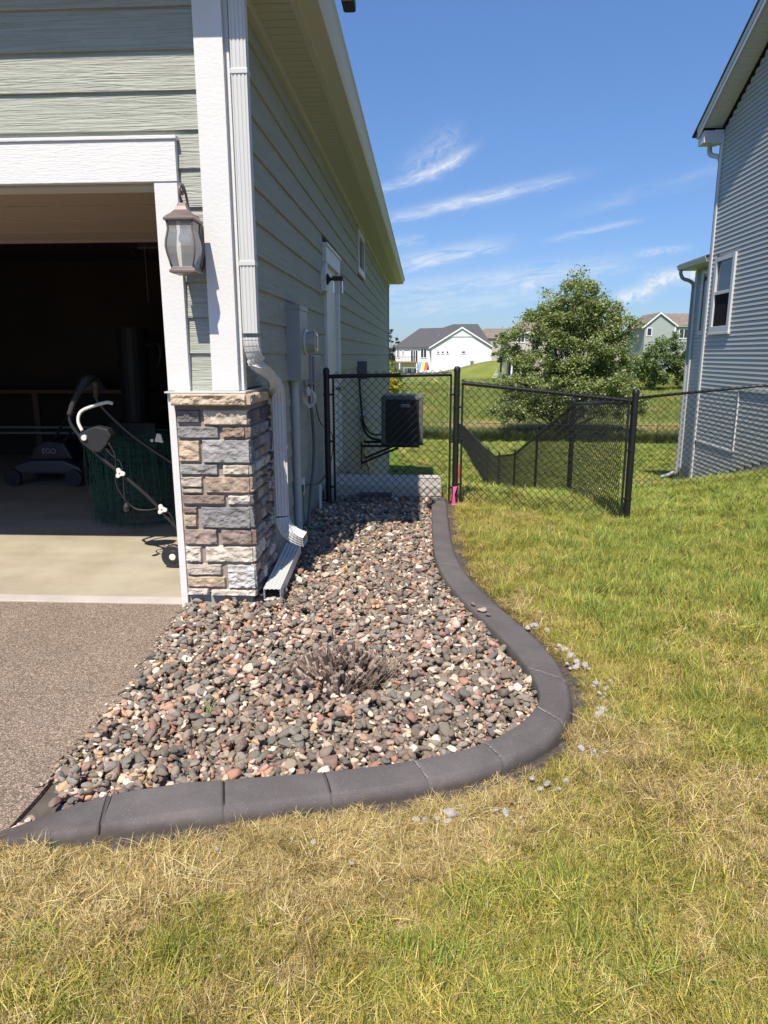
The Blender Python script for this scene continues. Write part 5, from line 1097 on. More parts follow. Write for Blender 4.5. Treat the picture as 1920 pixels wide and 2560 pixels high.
mb = MB(); mb.tube(smoothp([(-2.385, yn-.035, .985), (-2.41, yn-.03, 1.05), (-2.395, yn-.01, 1.115), (-2.33, yn+.03, 1.15), (-2.245, yn+.08, 1.175), (-2.21, yn+.10, 1.165)]), .012, 10); mb.build('lever', KN, mw, smooth=True)
mb = MB(); mb.prism([(x, yn-.05, z) for x, z in ((-2.42, .955), (-2.35, .995), (-2.28, 1.02), (-2.20, 1.00), (-2.175, .955), (-2.215, .89), (-2.27, .835), (-2.33, .845), (-2.40, .905))], (0, .085, 0)); sb = mb.build('switch_box', BPLAST, mw, bevel=.01)
mb = MB(); mb.lathe((-2.365, yn-.068, .94), [(0, 0), (.019, .001), (.02, .012), (.02, .018)], 16, 'y'); mb.build('button', KN, sb)
def knob(x, y, z):
    mb = MB(); pts = []
    for k in range(24): a = 2*math.pi*k/24; r_ = .030+.010*math.cos(3*a+.5); pts.append((x+r_*math.cos(a), y-.035, z+r_*math.sin(a)))
    mb.prism(pts, (0, .016, 0)); mb.lathe((x, y-.022, z), [(.010, 0), (.010, .02)], 8, 'y'); o = mb.build('star_knob', KN, mw, bevel=.003)
    mb = MB(); mb.lathe((x, y-.0365, z), [(0, 0), (.005, 0), (.005, .002)], 8, 'y'); mb.build('bolt', BPLAST, o)
knob(-2.145, yn, .685); knob(-1.86, yn, .425)
mb = MB(); mb.prism([(-2.04, yf-.05, .86), (-2.02, yf-.05, .92), (-1.99, yf-.05, .915), (-1.975, yf-.05, .85)], (0, .02, 0)); mb.lathe((-2.07, yf-.03, .865), [(0, 0), (.012, 0), (.012, .02), (0, .02)], 8, 'y'); mb.lathe((-1.745, yf-.03, .635), [(0, 0), (.016, 0), (.016, .02), (0, .02)], 8, 'y'); mb.build('clamp', KN, mw)
mb = MB(); mb.tube(smoothp([(-2.20, yn-.04, .90), (-2.165, yn-.04, .82), (-2.17, yn-.03, .72), (-2.18, yn-.02, .60), (-2.13, yn-.01, .49), (-2.06, yn-.01, .425), (-1.97, yn-.01, .415), (-1.87, yn-.02, .43), (-1.80, yn-.02, .38), (-1.765, yn-.02, .29), (-1.70, yn, .20)], 6), .005, 6); mb.tube(smoothp([(-2.235, yn-.03, .87), (-2.20, yn-.03, .82), (-2.13, yn-.02, .74), (-2.13, yn-.02, .52), (-2.12, yn-.02, .48)]), .0045, 6); mb.build('cord', BPLAST, mw, smooth=True)
mb = MB(); mb.lathe((-2.115, yn-.03, .41), [(0, 0), (.022, 0), (.024, .035), (.012, .06), (0, .065)], 10); mb.build('plug', BPLAST, mw)
mb = MB(); mb.bar((-2.33, yn+.02, .90), (-2.22, yn+.01, .84), .03, .03); mb.build('handle_clamp', BPLAST, mw)
wh = MB(); wh.lathe((-1.79, yn-.075, .085), [(0, 0), (.045, 0), (.05, .006), (.078, .004), (.085, .010), (.085, .046), (.078, .05), (0, .05)], 28, 'y'); wl_ = wh.build('wheel', BPLAST, mw); smooth_angle(wl_)
mb = MB(); mb.lathe((-1.79, yn-.083, .085), [(0, 0), (.021, .001), (.024, .006), (.024, .012)], 18, 'y'); mb.build('hub', KN, wl_)
mb = MB(); mb.lathe((-1.79, yf+.06, .085), [(0, 0), (.085, 0), (.085, .046), (0, .05)], 20, 'y'); o = mb.build('wheel', BPLAST, mw)
mb = MB(); mb.prism([(x, yn-.02, z) for x, z in ((-1.78, .03), (-1.77, .14), (-1.74, .22), (-1.68, .27), (-1.35, .25), (-1.30, .06))], (0, .50, 0)); mb.build('housing', BPLAST, mw, bevel=.012)
# mower in the dark
mo = empty('lawn_mower', (-4.5, 8.3, 0), 'dark grey battery lawn mower standing deep in the garage with its handle raised', 'lawn mower')
MG = mat('mower_grey', (.05, .052, .056), .45)
mb = MB(); mb.prism([(x, 7.9, z) for x, z in ((-4.86, .14), (-4.80, .24), (-4.6, .30), (-4.2, .30), (-4.02, .22), (-3.98, .14))], (0, .55, 0)); mb.build('deck', mat('mower_deck', (.06, .063, .07), .4), mo, bevel=.03)
mb = MB(); mb.prism([(x, 7.98, z) for x, z in ((-4.66, .28), (-4.60, .45), (-4.45, .52), (-4.22, .50), (-4.12, .30))], (0, .36, 0)); mt_ = mb.build('motor_cover', BPLAST, mo, bevel=.03)
text('lettering', 'EGO', .085, (-4.40, 7.972, .40), (R(90), 0, 0), mat('badge_white', (.30, .30, .30), .5), mt_, ext=.002)
for x, y in ((-4.82, 7.86), (-4.08, 7.86), (-4.82, 8.44), (-4.08, 8.44)): mb = MB(); mb.lathe((x, y, .10), [(0, 0), (.10, 0), (.10, .05), (0, .05)], 20, 'y'); mb.build('wheel', BPLAST, mo)
mb = MB(); mb.tube(smoothp([(-4.30, 8.0, .42), (-4.12, 8.3, .78), (-4.0, 8.5, 1.02)]), .016, 8); mb.tube(smoothp([(-4.55, 8.3, .42), (-4.4, 8.5, .78), (-4.25, 8.7, 1.02)]), .016, 8); mb.tube([(-4.0, 8.5, 1.02), (-4.25, 8.7, 1.02)], .02, 8); mb.build('handle', BPLAST, mo, smooth=True)
# other dark things along the back wall
wb = empty('workbench', (-5.2, 10.1, 0), 'brown wooden workbench against the dark back wall of the garage', 'workbench')
mb = MB(); mb.box((-7.0, 9.7, .98), (-4.0, 10.42, 1.03)); mb.build('bench_top', mat('bench_wood', (.13, .07, .04), .7), wb)
for x in (-6.9, -5.5, -4.1): mb = MB(); mb.box((x-.04, 9.74, 0), (x+.04, 9.82, .98)); mb.build('leg', mat('bench_wood', (.13, .07, .04), .7), wb)
ts = empty('tool_chest', (-3.1, 10.0, 0), 'tall dark storage cabinet at the right of the garage back wall', 'cabinet')
mb = MB(); mb.box((-3.55, 9.7, 0), (-2.65, 10.4, 1.42)); mb.build('cabinet_body', mat('cabinet', (.03, .032, .036), .5), ts, bevel=.02)
for z in (.1, .45, .8): mb = MB(); mb.box((-3.5, 9.685, z), (-2.70, 9.705, z+.32)); d_o = mb.build('drawer', mat('cabinet', (.03, .032, .036), .5), ts, bevel=.005); mb = MB(); mb.box((-3.3, 9.66, z+.26), (-2.9, 9.684, z+.275)); mb.build('handle', GREYM, d_o)
gb = empty('golf_bag', (-3.9, 9.6, 0), 'tall dark cylindrical bag standing upright in the garage', 'bag')
mb = MB(); mb.tube([(-3.95, 9.5, .62), (-3.93, 9.5, 1.2), (-3.92, 9.5, 1.86)], .19, 18, rs=[.17, .19, .20]); mb.build('bag_body', mat('bag', (.022, .022, .025), .6, bump=.3, bs=20), gb); mb = MB(); mb.tube(smoothp([(-3.72, 9.45, 1.62), (-3.55, 9.42, 1.66), (-3.52, 9.42, 1.5), (-3.6, 9.45, 1.32)]), .02, 8); mb.build('strap', BPLAST, gb); mb = MB(); mb.box((-4.25, 9.25, 0), (-3.6, 9.8, .62)); mb.build('base', BPLAST, gb, bevel=.02)
la = empty('ladder', (-5.5, 10.0, .3), 'pale aluminium ladder lying along the garage back wall', 'ladder')
for z in (.42, .50): mb = MB(); mb.box((-7.0, 9.60, z), (-4.35, 9.63, z+.03)); mb.build('rail', mat('ladder', (.22, .22, .23), .4), la)
mb = MB(); mb.lathe((-4.75, 9.9, 1.03), [(0, 0), (.22, 0), (.17, .08), (.12, .16), (.04, .20), (0, .20)], 9); o = mb.build('plastic_bag', mat('bag_film', (.22, .22, .25), .3, bump=.8, bs=9, bd=.05), None); tag(o, 'crumpled clear plastic bag heaped on the workbench', 'bag')
op = empty('door_opener', (-2.6, 7.2, 2.6), 'dark garage door opener motor hanging from the ceiling behind the raised door', 'door opener')
mb = MB(); mb.box((-2.78, 7.0, 2.50), (-2.38, 7.35, 2.66)); mb.build('motor_box', BPLAST, op, bevel=.02)
mb = MB(); mb.bar((-2.72, 7.1, 2.66), (-2.72, 7.1, 2.85), .03, .01); mb.bar((-2.44, 7.1, 2.66), (-2.44, 7.1, 2.85), .03, .01); mb.bar((-2.96, 7.2, 2.60), (-2.88, 7.2, 2.46), .02, .01); mb.bar((-2.88, 7.2, 2.46), (-2.78, 7.2, 2.62), .02, .01); mb.build('bracket', BPLAST, op)
mb = MB(); mb.tube([(-2.66, 6.9, 2.52), (-2.66, 6.9, 2.0)], .002, 5); mb.build('pull_cord', mat('cord_red', (.3, .2, .18), .6), op)
# ------------------------------------------------------------------ neighbouring house, right
NV = mat('grey_vinyl', (.41, .405, .385), .42, var=.03, vs=.7); NW = mat('neighbour_trim', (.56, .57, .58), .5)
nh = empty('neighbour_house', (8, 8, 0), 'two storey grey vinyl sided house with white rake and corner trim at the right edge', 'house')
NXW = 4.70; ex_ = .0685
def dutch(mb, xw, y0, y1, z0, z1):
    pr3 = [(0, z0), (-.0165, z0), (-.0165, z0+.002), (-.003, z1), (0, z1)]
    if z1-z0 < ex_*.95: pr3 = [(0, z0), (-.0165, z0), (-.010, z1), (0, z1)]
    a = [(xw+p, y0, z) for p, z in pr3]+[(xw+p, y1, z) for p, z in pr3]; n_ = len(pr3)
    mb.add(a, [(k, (k+1) % n_, n_+(k+1) % n_, n_+k) for k in range(n_)])
NC_, NR = 12.40, 7.6                                        # far corner, ridge
mb = MB(); z = -.70
while z < 7.6:
    ya = 2.8; yb = NC_-.09
    if z < .20: ya = max(ya, 12.40-(z+ex_+.66)/.29)
    if z+ex_ > 4.88: lim = (z-4.88)/.52; yb = min(yb, NC_-lim); ya = max(ya, 2.8+lim)
    if yb-ya > .05:
        segs = [(ya, yb)]
        if z+ex_ > 1.84 and z < 3.0: segs = [(ya, 11.38), (12.14, yb)]
        for a, b_ in segs:
            if b_ > a: dutch(mb, NXW, a, b_, z, z+ex_)
    z += ex_
mb.build('siding', NV, nh)
mb = MB(); mb.prism([(4.705, 2.8, -1.2), (4.705, 12.39, -1.2), (4.705, 12.39, 4.9), (4.705, 7.6, 7.4), (4.705, 2.8, 4.9)], (.1, 0, 0)); mb.box((4.8, 2.8, -1.2), (13, 2.9, 4.9)); mb.box((4.8, 12.29, -1.2), (13, 12.39, 4.9)); mb.build('wall', NV, nh)
mb = MB(); mb.prism([(4.712, 2.8, -1.4), (4.712, 12.39, -1.4), (4.712, 12.39, -.72), (4.712, 9.0, .26), (4.712, 2.8, .26)], (-.022, 0, 0)); mb.build('foundation', FOUND, nh)
mb = MB(); mb.box((4.665, NC_-.085, -.95), (4.695, NC_+.012, 4.88)); mb.box((4.665, NC_-.012, -.95), (4.80, NC_+.022, 4.88)); mb.build('corner_board', NW, nh, bevel=.004)
# rake: soffit, fascia, roof edge
o1 = 4.40
def rk(y): return 4.95+(12.55-y)*.52 if y >= NR else 4.95+(y-2.55)*.52
mb = MB(); vs = [(4.69, 12.45, rk(12.45)), (o1, 12.45, rk(12.45)), (o1, NR, rk(NR)), (4.69, NR, rk(NR))]; mb.prism(vs, (0, 0, .02)); mb.prism([(4.69, NR, rk(NR)), (o1, NR, rk(NR)), (o1, 2.7, rk(2.7)), (4.69, 2.7, rk(2.7))], (0, 0, .02)); so2 = mb.build('rake_soffit', mat('soffit_grey', (.60, .60, .58), .5), nh)
mb = MB(); y = 12.4
while y > 7.7: mb.prism([(4.685, y, rk(y)-.006), (o1+.02, y, rk(y)-.006), (o1+.02, y-.095, rk(y-.095)-.006), (4.685, y-.095, rk(y-.095)-.006)], (0, 0, .006)); y -= .11
mb.build('soffit_panel', mat('soffit_grey', (.60, .60, .58), .5), so2, bevel=.001)
mb = MB(); mb.prism([(o1, 12.62, rk(12.62)-.02), (o1, 12.62, rk(12.62)+.13), (o1, NR, rk(NR)+.16), (o1, 2.5, rk(2.5)+.16), (o1, 2.5, rk(2.5)-.02), (o1, NR, rk(NR)-.03)], (-.02, 0, 0)); mb.prism([(o1-.02, 12.62, rk(12.62)+.05), (o1-.02, 12.62, rk(12.62)+.13), (o1-.02, NR, rk(NR)+.16), (o1-.02, 2.5, rk(2.5)+.16), (o1-.02, NR, rk(NR)+.08)], (-.012, 0, 0)); mb.build('rake_fascia', NW, nh)
mb = MB(); mb.prism([(o1-.05, 12.80, rk(12.80)+.13), (o1-.05, NR, rk(NR)+.165), (13.2, NR, rk(NR)+.165), (13.2, 12.80, rk(12.80)+.13)], (0, 0, .022)); mb.prism([(o1-.05, 2.4, rk(2.4)+.165), (o1-.05, NR, rk(NR)+.165), (13.2, NR, rk(NR)+.165), (13.2, 2.4, rk(2.4)+.165)], (0, 0, .022)); mb.build('roof', SHING, nh)
mb = MB(); mb.box((o1+.01, 12.41, 4.78), (4.69, 12.66, 4.955)); mb.box((o1+.16, 12.36, 4.76), (4.70, 12.42, 4.95)); mb.box((4.70, 12.42, 4.80), (13, 12.68, 4.84)); mb.build('eave_return', NW, nh, bevel=.004)
mb = MB(); mb.add([(x, 12.60+a*.8, 4.90+b_*.8) for x in (o1-.01, 13.0) for a, b_ in gut(0)], [(k, (k+1) % 12, 12+(k+1) % 12, 12+k) for k in range(12)]+[tuple(range(12)), tuple(range(12, 24))]); mb.build('gutter', NW, nh)
mb = MB(); mb.tube(smoothp([(4.62, 12.70, 4.88), (4.62, 12.68, 4.68), (4.70, 12.50, 4.58), (4.74, 12.47, 4.45)]), .04, 8); mb.box((4.70, 12.425, -.6), (4.78, 12.485, 4.5)); mb.build('downspout', NW, nh)
mb = MB()
for a, b_ in (((4.655, 11.38, 1.83), (4.70, 11.47, 3.0)), ((4.655, 12.05, 1.83), (4.70, 12.14, 3.0)), ((4.655, 11.47, 1.83), (4.70, 12.05, 1.93)), ((4.655, 11.47, 2.93), (4.70, 12.05, 3.0)), ((4.65, 11.36, 1.80), (4.70, 12.16, 1.835)), ((4.66, 11.47, 2.42), (4.69, 12.05, 2.47))): mb.box(a, b_)
nw = mb.build('window', NW, nh, bevel=.004); mb = MB(); mb.box((4.69, 11.47, 2.46), (4.696, 12.05, 2.93)); mb.build('pane', GLASS, nw); mb = MB(); mb.box((4.684, 11.47, 1.93), (4.69, 12.05, 2.42)); mb.build('screen', mat('insect_screen', (.02, .02, .022), .9, spec=.1), nw)
mb = MB(); mb.box((4.668, 10.80, .04), (4.69, 12.31, .065)); mb.box((4.668, 10.795, .04), (4.69, 10.815, 1.0)); mb.box((4.664, 9.6, .965), (4.69, 10.815, 1.02)); mb.build('channel_trim', NW, nh)
# low rear wing
XW = 4.93
mb = MB(); z = -.55
while z < 2.95: dutch(mb, XW, 12.45, 13.55, z, min(z+ex_, 3.0)); z += ex_
mb.build('wing_siding', NV, nh); mb = MB(); mb.box((4.94, 12.42, -1.3), (9, 13.6, 2.98)); mb.build('wing_wall', NV, nh); mb = MB(); mb.box((4.92, 12.45, -1.3), (8.9, 13.58, -.55)); mb.build('wing_foundation', FOUND, nh)
mb = MB(); mb.box((4.89, 13.50, -.62), (4.94, 13.60, 2.96)); mb.build('corner_board', NW, nh, bevel=.004)
mb = MB(); mb.box((4.70, 12.42, 2.985), (4.95, 13.72, 3.0)); mb.box((4.69, 12.42, 2.98), (4.71, 13.73, 3.07)); mb.box((4.71, 13.705, 2.98), (9, 13.725, 3.07)); mb.build('wing_soffit', mat('soffit_grey', (.60, .60, .58), .5), nh)
mb = MB(); mb.prism([(4.64, 12.42, 3.075), (4.64, 13.76, 3.075), (9, 13.76, 4.3), (9, 12.42, 4.3)], (0, 0, .02)); mb.build('wing_roof', SHING, nh)
mb = MB(); mb.add([(4.69-a*.5, y, 2.99+b_*.65) for y in (12.42, 13.76) for a, b_ in gut(0)], [(k, (k+1) % 12, 12+(k+1) % 12, 12+k) for k in range(12)]+[tuple(range(12)), tuple(range(12, 24))]); mb.build('gutter', NW, nh)
mb = MB(); mb.tube(smoothp([(4.65, 13.66, 3.0), (4.655, 13.66, 2.92), (4.70, 13.65, 2.84), (4.82, 13.63, 2.79), (4.885, 13.63, 2.70), (4.885, 13.63, 2.3), (4.885, 13.63, -.5), (4.80, 13.6, -.72), (4.55, 13.5, -.80)]), .032, 8); mb.build('downspout', mat('grey_downspout', (.32, .33, .34), .45), nh, smooth=True)
mb = MB(); mb.box((4.895, 12.75, 1.83), (4.93, 12.83, 2.93)); mb.box((4.895, 13.2, 1.83), (4.93, 13.28, 2.93)); mb.box((4.895, 12.83, 1.83), (4.93, 13.2, 1.90)); mb.box((4.895, 12.83, 2.86), (4.93, 13.2, 2.93)); ww = mb.build('window', NW, nh); mb = MB(); mb.box((4.91, 12.83, 1.9), (4.915, 13.2, 2.86)); mb.build('pane', GLASS, ww)
S_ = 1.46; SM = Matrix.Translation((0, 0, 1.5)) @ Matrix.Scale(S_, 4) @ Matrix.Translation((0, 0, -1.5))      # built small, brought to its true size and distance
def grow(o):
    for c_ in o.children: c_.data.transform(SM); grow(c_)
bpy.context.view_layer.update(); grow(nh)
mb = MB(); mb.prism([(6.5, 17.95, gz(6.6, 18)-.02), (6.88, 17.95, gz(6.6, 18)-.02), (6.88, 18.2, gz(6.6, 18)-.02), (6.5, 18.2, gz(6.6, 18)-.02)], (0, 0, .08)); o = mb.build('splash_block', CONCL, None, bevel=.01); tag(o, 'white splash block on the grass at the foot of the grey house corner', 'splash block')
pts = []; 
for _ in range(260): a_, b_ = rng.uniform(5.8, 7.15), rng.uniform(18.2, 19.9); pts.append((a_, b_, gz(a_, b_)+.03))
pts = np.array(pts); scatter('corner_stones', [bpy.data.objects.new('corner_stone_shape', RK[0][0])], pts, rng.uniform(0, 6, (len(pts), 3)), rng.uniform(.04, .07, (len(pts), 1)).repeat(3, 1), np.zeros(len(pts), int), kind='stuff', label='patch of pale stones at the rear corner of the grey house', cat='gravel')
# ------------------------------------------------------------------ trees
BARK = mat('bark', (.13, .11, .09), .9, bump=.6, bs=20, bd=.02)
def leafmat(nm): return mat(nm, (.1, .1, .1), .5, attr=True, trans_l=.40, spec=.4)
LEAF = leafmat('leaf')
def tree(name, label, group, x, y, zb, blobs, nl, ls, tones, trunk=.12, limbs=10, seed=1, cat='tree', clus=None, droop=0, taper=0):
    """blobs: (cx, cy, cz, rx, ry, rz) crown masses relative to the base"""
    g = np.random.default_rng(seed); root = empty(name, (x, y, zb), label, cat, group)
    bl = np.array(blobs, float); vol = (bl[:, 3]*bl[:, 4]*bl[:, 5])**.8; pr4 = vol/vol.sum()
    nc = clus or max(30, nl//90); ci4 = g.choice(len(bl), nc, p=pr4); d = g.normal(size=(nc, 3)); d /= np.linalg.norm(d, axis=1, keepdims=True); rr4 = g.uniform(.35, 1.0, (nc, 1))**.5*g.uniform(.74, 1.24, (nc, 1))
    cen = bl[ci4, :3]+d*rr4*bl[ci4, 3:]; R0 = bl[:, 3:].mean()
    mb = MB(); ctr = bl[:, :3].mean(0); top_ = bl[:, 2].max()
    mb.tube([Vector((x, y, zb-.2)), Vector((x+.05*R0*g.normal(), y, zb+top_*.35)), Vector((x+ctr[0]*.5, y+ctr[1]*.5, zb+top_*.8))], trunk, 8, rs=[trunk*1.3, trunk*.85, trunk*.35])
    for k in g.choice(nc, min(limbs, nc), replace=False):
        e = Vector(cen[k]); st_ = Vector((x, y, zb+max(.1, e.z*g.uniform(.12, .5)))); en = Vector((x, y, zb))+e; mid = st_.lerp(en, .5)+Vector((0, 0, .12*R0)); mb.tube([st_, mid, en], trunk*.3, 5, rs=[trunk*.5, trunk*.3, trunk*.08])
    mb.build('trunk', BARK, root, smooth=True, fix=False)
    # leaves gather in clumps on short shoots
    k = g.integers(0, nc, nl); spread = R0*.155; off = g.normal(size=(nl, 3))*spread*g.uniform(.5, 1.3, (nc, 1))[k]; off[:, 2] = off[:, 2]*.75-droop*np.abs(off[:, 0])
    c = cen[k]+off; c[:, 2] = np.maximum(c[:, 2], .05)
    nrm = g.normal(size=(nl, 3)); nrm[:, 2] = np.abs(nrm[:, 2])+.35; nrm /= np.linalg.norm(nrm, axis=1, keepdims=True); a = np.cross(nrm, g.normal(size=(nl, 3))); a /= np.linalg.norm(a, axis=1, keepdims=True); b_ = np.cross(nrm, a)
    s = ls*g.uniform(.6, 1.25, (nl, 1)); c = c+np.array([x, y, zb])
    V = np.stack([c-a*s*.6, c+b_*s*.32-a*s*.05, c+a*s*.62, c-b_*s*.32-a*s*.05], 1).reshape(-1, 3); F = np.arange(nl*4).reshape(-1, 4)
    tn = np.array(tones); cc4 = tn[g.integers(0, len(tn), nl)]*g.uniform(.75, 1.25, (nl, 1))*g.uniform(.85, 1.15, (nc, 1))[k]
    npmesh('crown', V, F, LEAF, root, colors=np.repeat(cc4, 4, 0)); return root
birch = [(.25,.31,.09), (.33,.38,.13), (.18,.23,.065), (.42,.46,.21), (.27,.33,.10)]
tree('birch_tree', 'large leafy green birch rising behind the rear fence in front of the distant houses', None, 9.0, 45.6, -4.1,
     [(.5, 0, 9.2, 1.3, 1.2, 1.3), (.3, 0, 8.2, 2.1, 1.8, 1.3), (1.9, 0, 7.5, 1.6, 1.6, 1.3), (-1.3, 0, 7.4, 1.5, 1.5, 1.2), (3.3, 0, 6.9, .8, 1.1, 1.5), (-3.4, 0, 6.4, .65, .8, 1.2), (-2.9, 0, 5.2, 1.0, 1.1, .9), (.3, 0, 5.7, 3.0, 2.3, 1.7), (2.9, 0, 5.3, 1.1, 1.2, .8), (.1, 0, 3.8, 3.5, 2.6, 1.2), (-3.0, 0, 3.7, 1.1, 1.2, .7), (3.1, 0, 3.5, 1.5, 1.4, .8), (.8, 0, 2.5, 2.9, 2.2, .9), (-3.0, -.4, 2.1, 1.5, 1.4, .8), (4.2, 0, 2.6, 1.0, 1.0, .6), (-1.3, 0, 2.3, 1.9, 1.5, .8)],
     105000, .15, birch, trunk=.14, limbs=46, seed=4, clus=760)
bush = [(.16,.23,.06), (.21,.28,.08), (.12,.18,.05), (.26,.33,.12)]
hb = [('bushy_tree', 'rounded green bushy tree below the pale green gabled house', 29.6, 93, -3.1, [(0, 0, 3.3, 3.2, 2.5, 2.6), (.8, 0, 5.3, 1.9, 1.6, 1.7), (-2.2, 0, 2.2, 1.6, 1.6, 1.6)], 9000, .30),
      ('bushy_tree', 'darker green shrub tree just left of the grey house corner', 34.2, 94, -3.0, [(0, 0, 2.8, 2.4, 2, 2.4), (1.4, 0, 4.4, 1.8, 1.6, 1.7)], 6500, .30),
      ('bushy_tree', 'green shrubs growing at the right foot of the birch crown', 25.2, 96, -3.1, [(0, 0, 2.0, 2.4, 2, 1.7), (-2, 0, 2.2, 1.8, 2, 1.4)], 5000, .30),
      ('young_tree', 'young green tree between the white house and the deck stairs', 12.9, 121, -1.2, [(0, 0, 3.6, 1.25, 1.2, 2.6), (.2, 0, 5.5, .7, .7, 1.2)], 4200, .24),
      ('leafy_shrub', 'loose green shrub beside the yellow bush at the wall corner', -3.7, 78, -3.7, [(0, 0, 3.0, 1.6, 1.2, 2.0), (.7, 0, 2.0, 1.1, 1, 1.3)], 3600, .17)]
for q, (nm, lb, x, y, z, bl, nl, ls) in enumerate(hb): tree(nm, lb, 'trees beyond the meadow' if q < 4 else None, x, y, z, bl, nl, ls, bush, trunk=.12, limbs=12, seed=20+q)
tree('yellow_bush', 'bright yellow flowering bush at the wall corner', None, -3.55, 74, -3.6, [(-.2, 0, 2.3, 1.25, 1, 1.4), (-.9, 0, 4.0, .8, .7, 1.1), (.3, 0, 1.7, .9, .8, 1.0)], 3200, .17, [(.62, .52, .03), (.55, .45, .03), (.70, .60, .06), (.30, .30, .05)], trunk=.05, limbs=8, seed=31, cat='bush')
for q, (x, y, lb) in enumerate(((-1.45, 60, 'small yellow flowering weed clump standing in the meadow'), (-.75, 62, 'lower yellow flowering weed clump further right in the meadow'))):
    tree('yellow_weed', lb, None, x, y, gz(x, y), [(0, 0, 1.3 if q == 0 else .8, .45, .3, .5)], 260, .11, [(.60, .55, .05), (.5, .5, .08)], trunk=.015, limbs=5, seed=40+q, cat='weed', clus=14)
pine = [(.055,.075,.045), (.075,.095,.06), (.045,.06,.035), (.10,.12,.08)]
for q, (x, z, h_, w_) in enumerate(((-9.6, -1, 7.5, 1.9), (-7.9, -1, 8.8, 1.7), (-6.2, -1, 6.9, 1.6), (-3.6, -1, 5.8, 1.6))):
    tree('spruce_tree', ('spruce at the wall corner, leftmost of the far spruces', 'tallest far spruce beside the wall corner', 'shorter far spruce over the left roof slope', 'spruce tip just showing above the grey roof edge')[q], 'far spruces behind the white house', x, 172, z, [(0, 0, h_*.2, w_, w_, h_*.2), (0, 0, h_*.5, w_*.7, w_*.7, h_*.25), (0, 0, h_*.8, w_*.35, w_*.35, h_*.22)], 2600, .30, pine, trunk=.15, limbs=4, seed=50+q)
# ------------------------------------------------------------------ distant houses
FW = mat('far_white', (.74, .73, .735), .8); FT = mat('far_tan', (.46, .40, .36), .8); FGn = mat('far_green', (.33, .37, .34), .8); FTR = mat('far_trim', (.82, .82, .82), .7); DG = mat('far_glass', (.035, .04, .05), .15)
def win(parent, x0, x1, z0, z1, yf_, fr=.14, mull=0):
    mb = MB(); mb.box((x0-fr, yf_-.06, z0-fr), (x0, yf_, z1+fr)); mb.box((x1, yf_-.06, z0-fr), (x1+fr, yf_, z1+fr)); mb.box((x0, yf_-.06, z0-fr), (x1, yf_, z0)); mb.box((x0, yf_-.06, z1), (x1, yf_, z1+fr))
    for k in range(mull): xm = x0+(x1-x0)*(k+1)/(mull+1); mb.box((xm-.06, yf_-.055, z0), (xm+.06, yf_, z1))
    o = mb.build('window', FTR, parent); mb = MB(); mb.box((x0, yf_-.03, z0), (x1, yf_-.01, z1)); mb.build('pane', DG, o); return o
wh_ = empty('white_house', (4, 146, -2), 'white distant house with dark grey roof, big gable and small square windows', 'house')
mb = MB(); mb.prism([(1.45, 140, -3.2), (13.1, 140, -3.2), (13.1, 140, 3.05), (7.3, 140, 6.45), (1.45, 140, 3.05)], (0, 12, 0)); mb.box((-5.7, 144, -3.2), (1.45, 152, 3.05)); mb.build('wall', FW, wh_)
mb = MB(); q_ = .25
for (a, c_) in (((.95, 2.85), (7.3, 6.72)), ((13.6, 2.85), (7.3, 6.72))):
    mb.prism([(a[0], 139.6, a[1]), (c_[0], 139.6, c_[1]), (c_[0], 139.6, c_[1]-.30), (a[0], 139.6, a[1]-.26)], (0, .12, 0))
mb.build('gable_trim', FTR, wh_)
mb = MB(); mb.prism([(.95, 139.7, 2.86), (7.3, 139.7, 6.73), (13.6, 139.7, 2.86), (13.3, 139.7, 2.70), (7.3, 139.7, 6.45), (1.25, 139.7, 2.70)], (0, 12.6, 0))
A = [(-6.2, 143.5, 2.95), (13.7, 143.5, 2.95), (13.7, 152.6, 2.95), (-6.2, 152.6, 2.95), (-.9, 148, 6.75), (10.9, 148, 7.55), (5.9, 148, 7.55), (3.8, 148, 6.85)]
mb.add(A, [(0, 1, 5, 6, 7, 4), (1, 2, 5), (2, 3, 4, 7, 6, 5), (3, 0, 4), (3, 2, 1, 0)]); mb.build('roof', mat('far_dark_roof', (.085, .085, .09), .9), wh_)
mb = MB(); mb.prism([(4.9, 139.93, 5.0), (9.7, 139.93, 5.0), (7.3, 139.93, 6.4)], (0, -.03, 0)); mb.build('gable_panel', mat('far_white2', (.70, .74, .75), .8), wh_); mb = MB(); mb.box((4.8, 139.86, 4.9), (9.8, 139.97, 5.02)); mb.build('gable_band', FTR, wh_)
for x in (2.75, 3.65, 4.55): win(wh_, x-.16, x+.16, 1.75, 2.1, 139.95)
win(wh_, 7.35, 7.95, 1.8, 2.1, 139.95); win(wh_, -.6, .45, .95, 2.55, 143.95, mull=1); win(wh_, -4.3, -4.1, 1.7, 2.2, 143.95); win(wh_, -6.0+.6, -4.95, 1.0, 2.5, 143.95, mull=1); 
dd = win(wh_, -2.6, -1.3, .1, 2.35, 143.95, mull=2); win(wh_, -3.2, -2.6, -2.6, -1.0, 143.95, mull=1); win(wh_, -1.9, -1.5, -2.2, -1.2, 143.95)
mb = MB(); mb.box((-6.0, 141.2, .0), (-1.2, 143.95, .18)); mb.build('deck', WOOD, wh_); mb = MB()
for k in range(17): mb.box((-5.95+k*.29, 141.2, .18), (-5.91+k*.29, 141.25, 1.05))
mb.box((-6.0, 141.2, 1.05), (-1.2, 141.27, 1.12)); mb.build('railing', mat('rail_dark', (.05, .04, .04), .6), wh_)
for x in (-4.8, -1.4): mb = MB(); mb.box((x-.12, 141.3, -3.2), (x+.12, 141.5, .0)); mb.build('deck_post', FTR, wh_)
mb = MB()
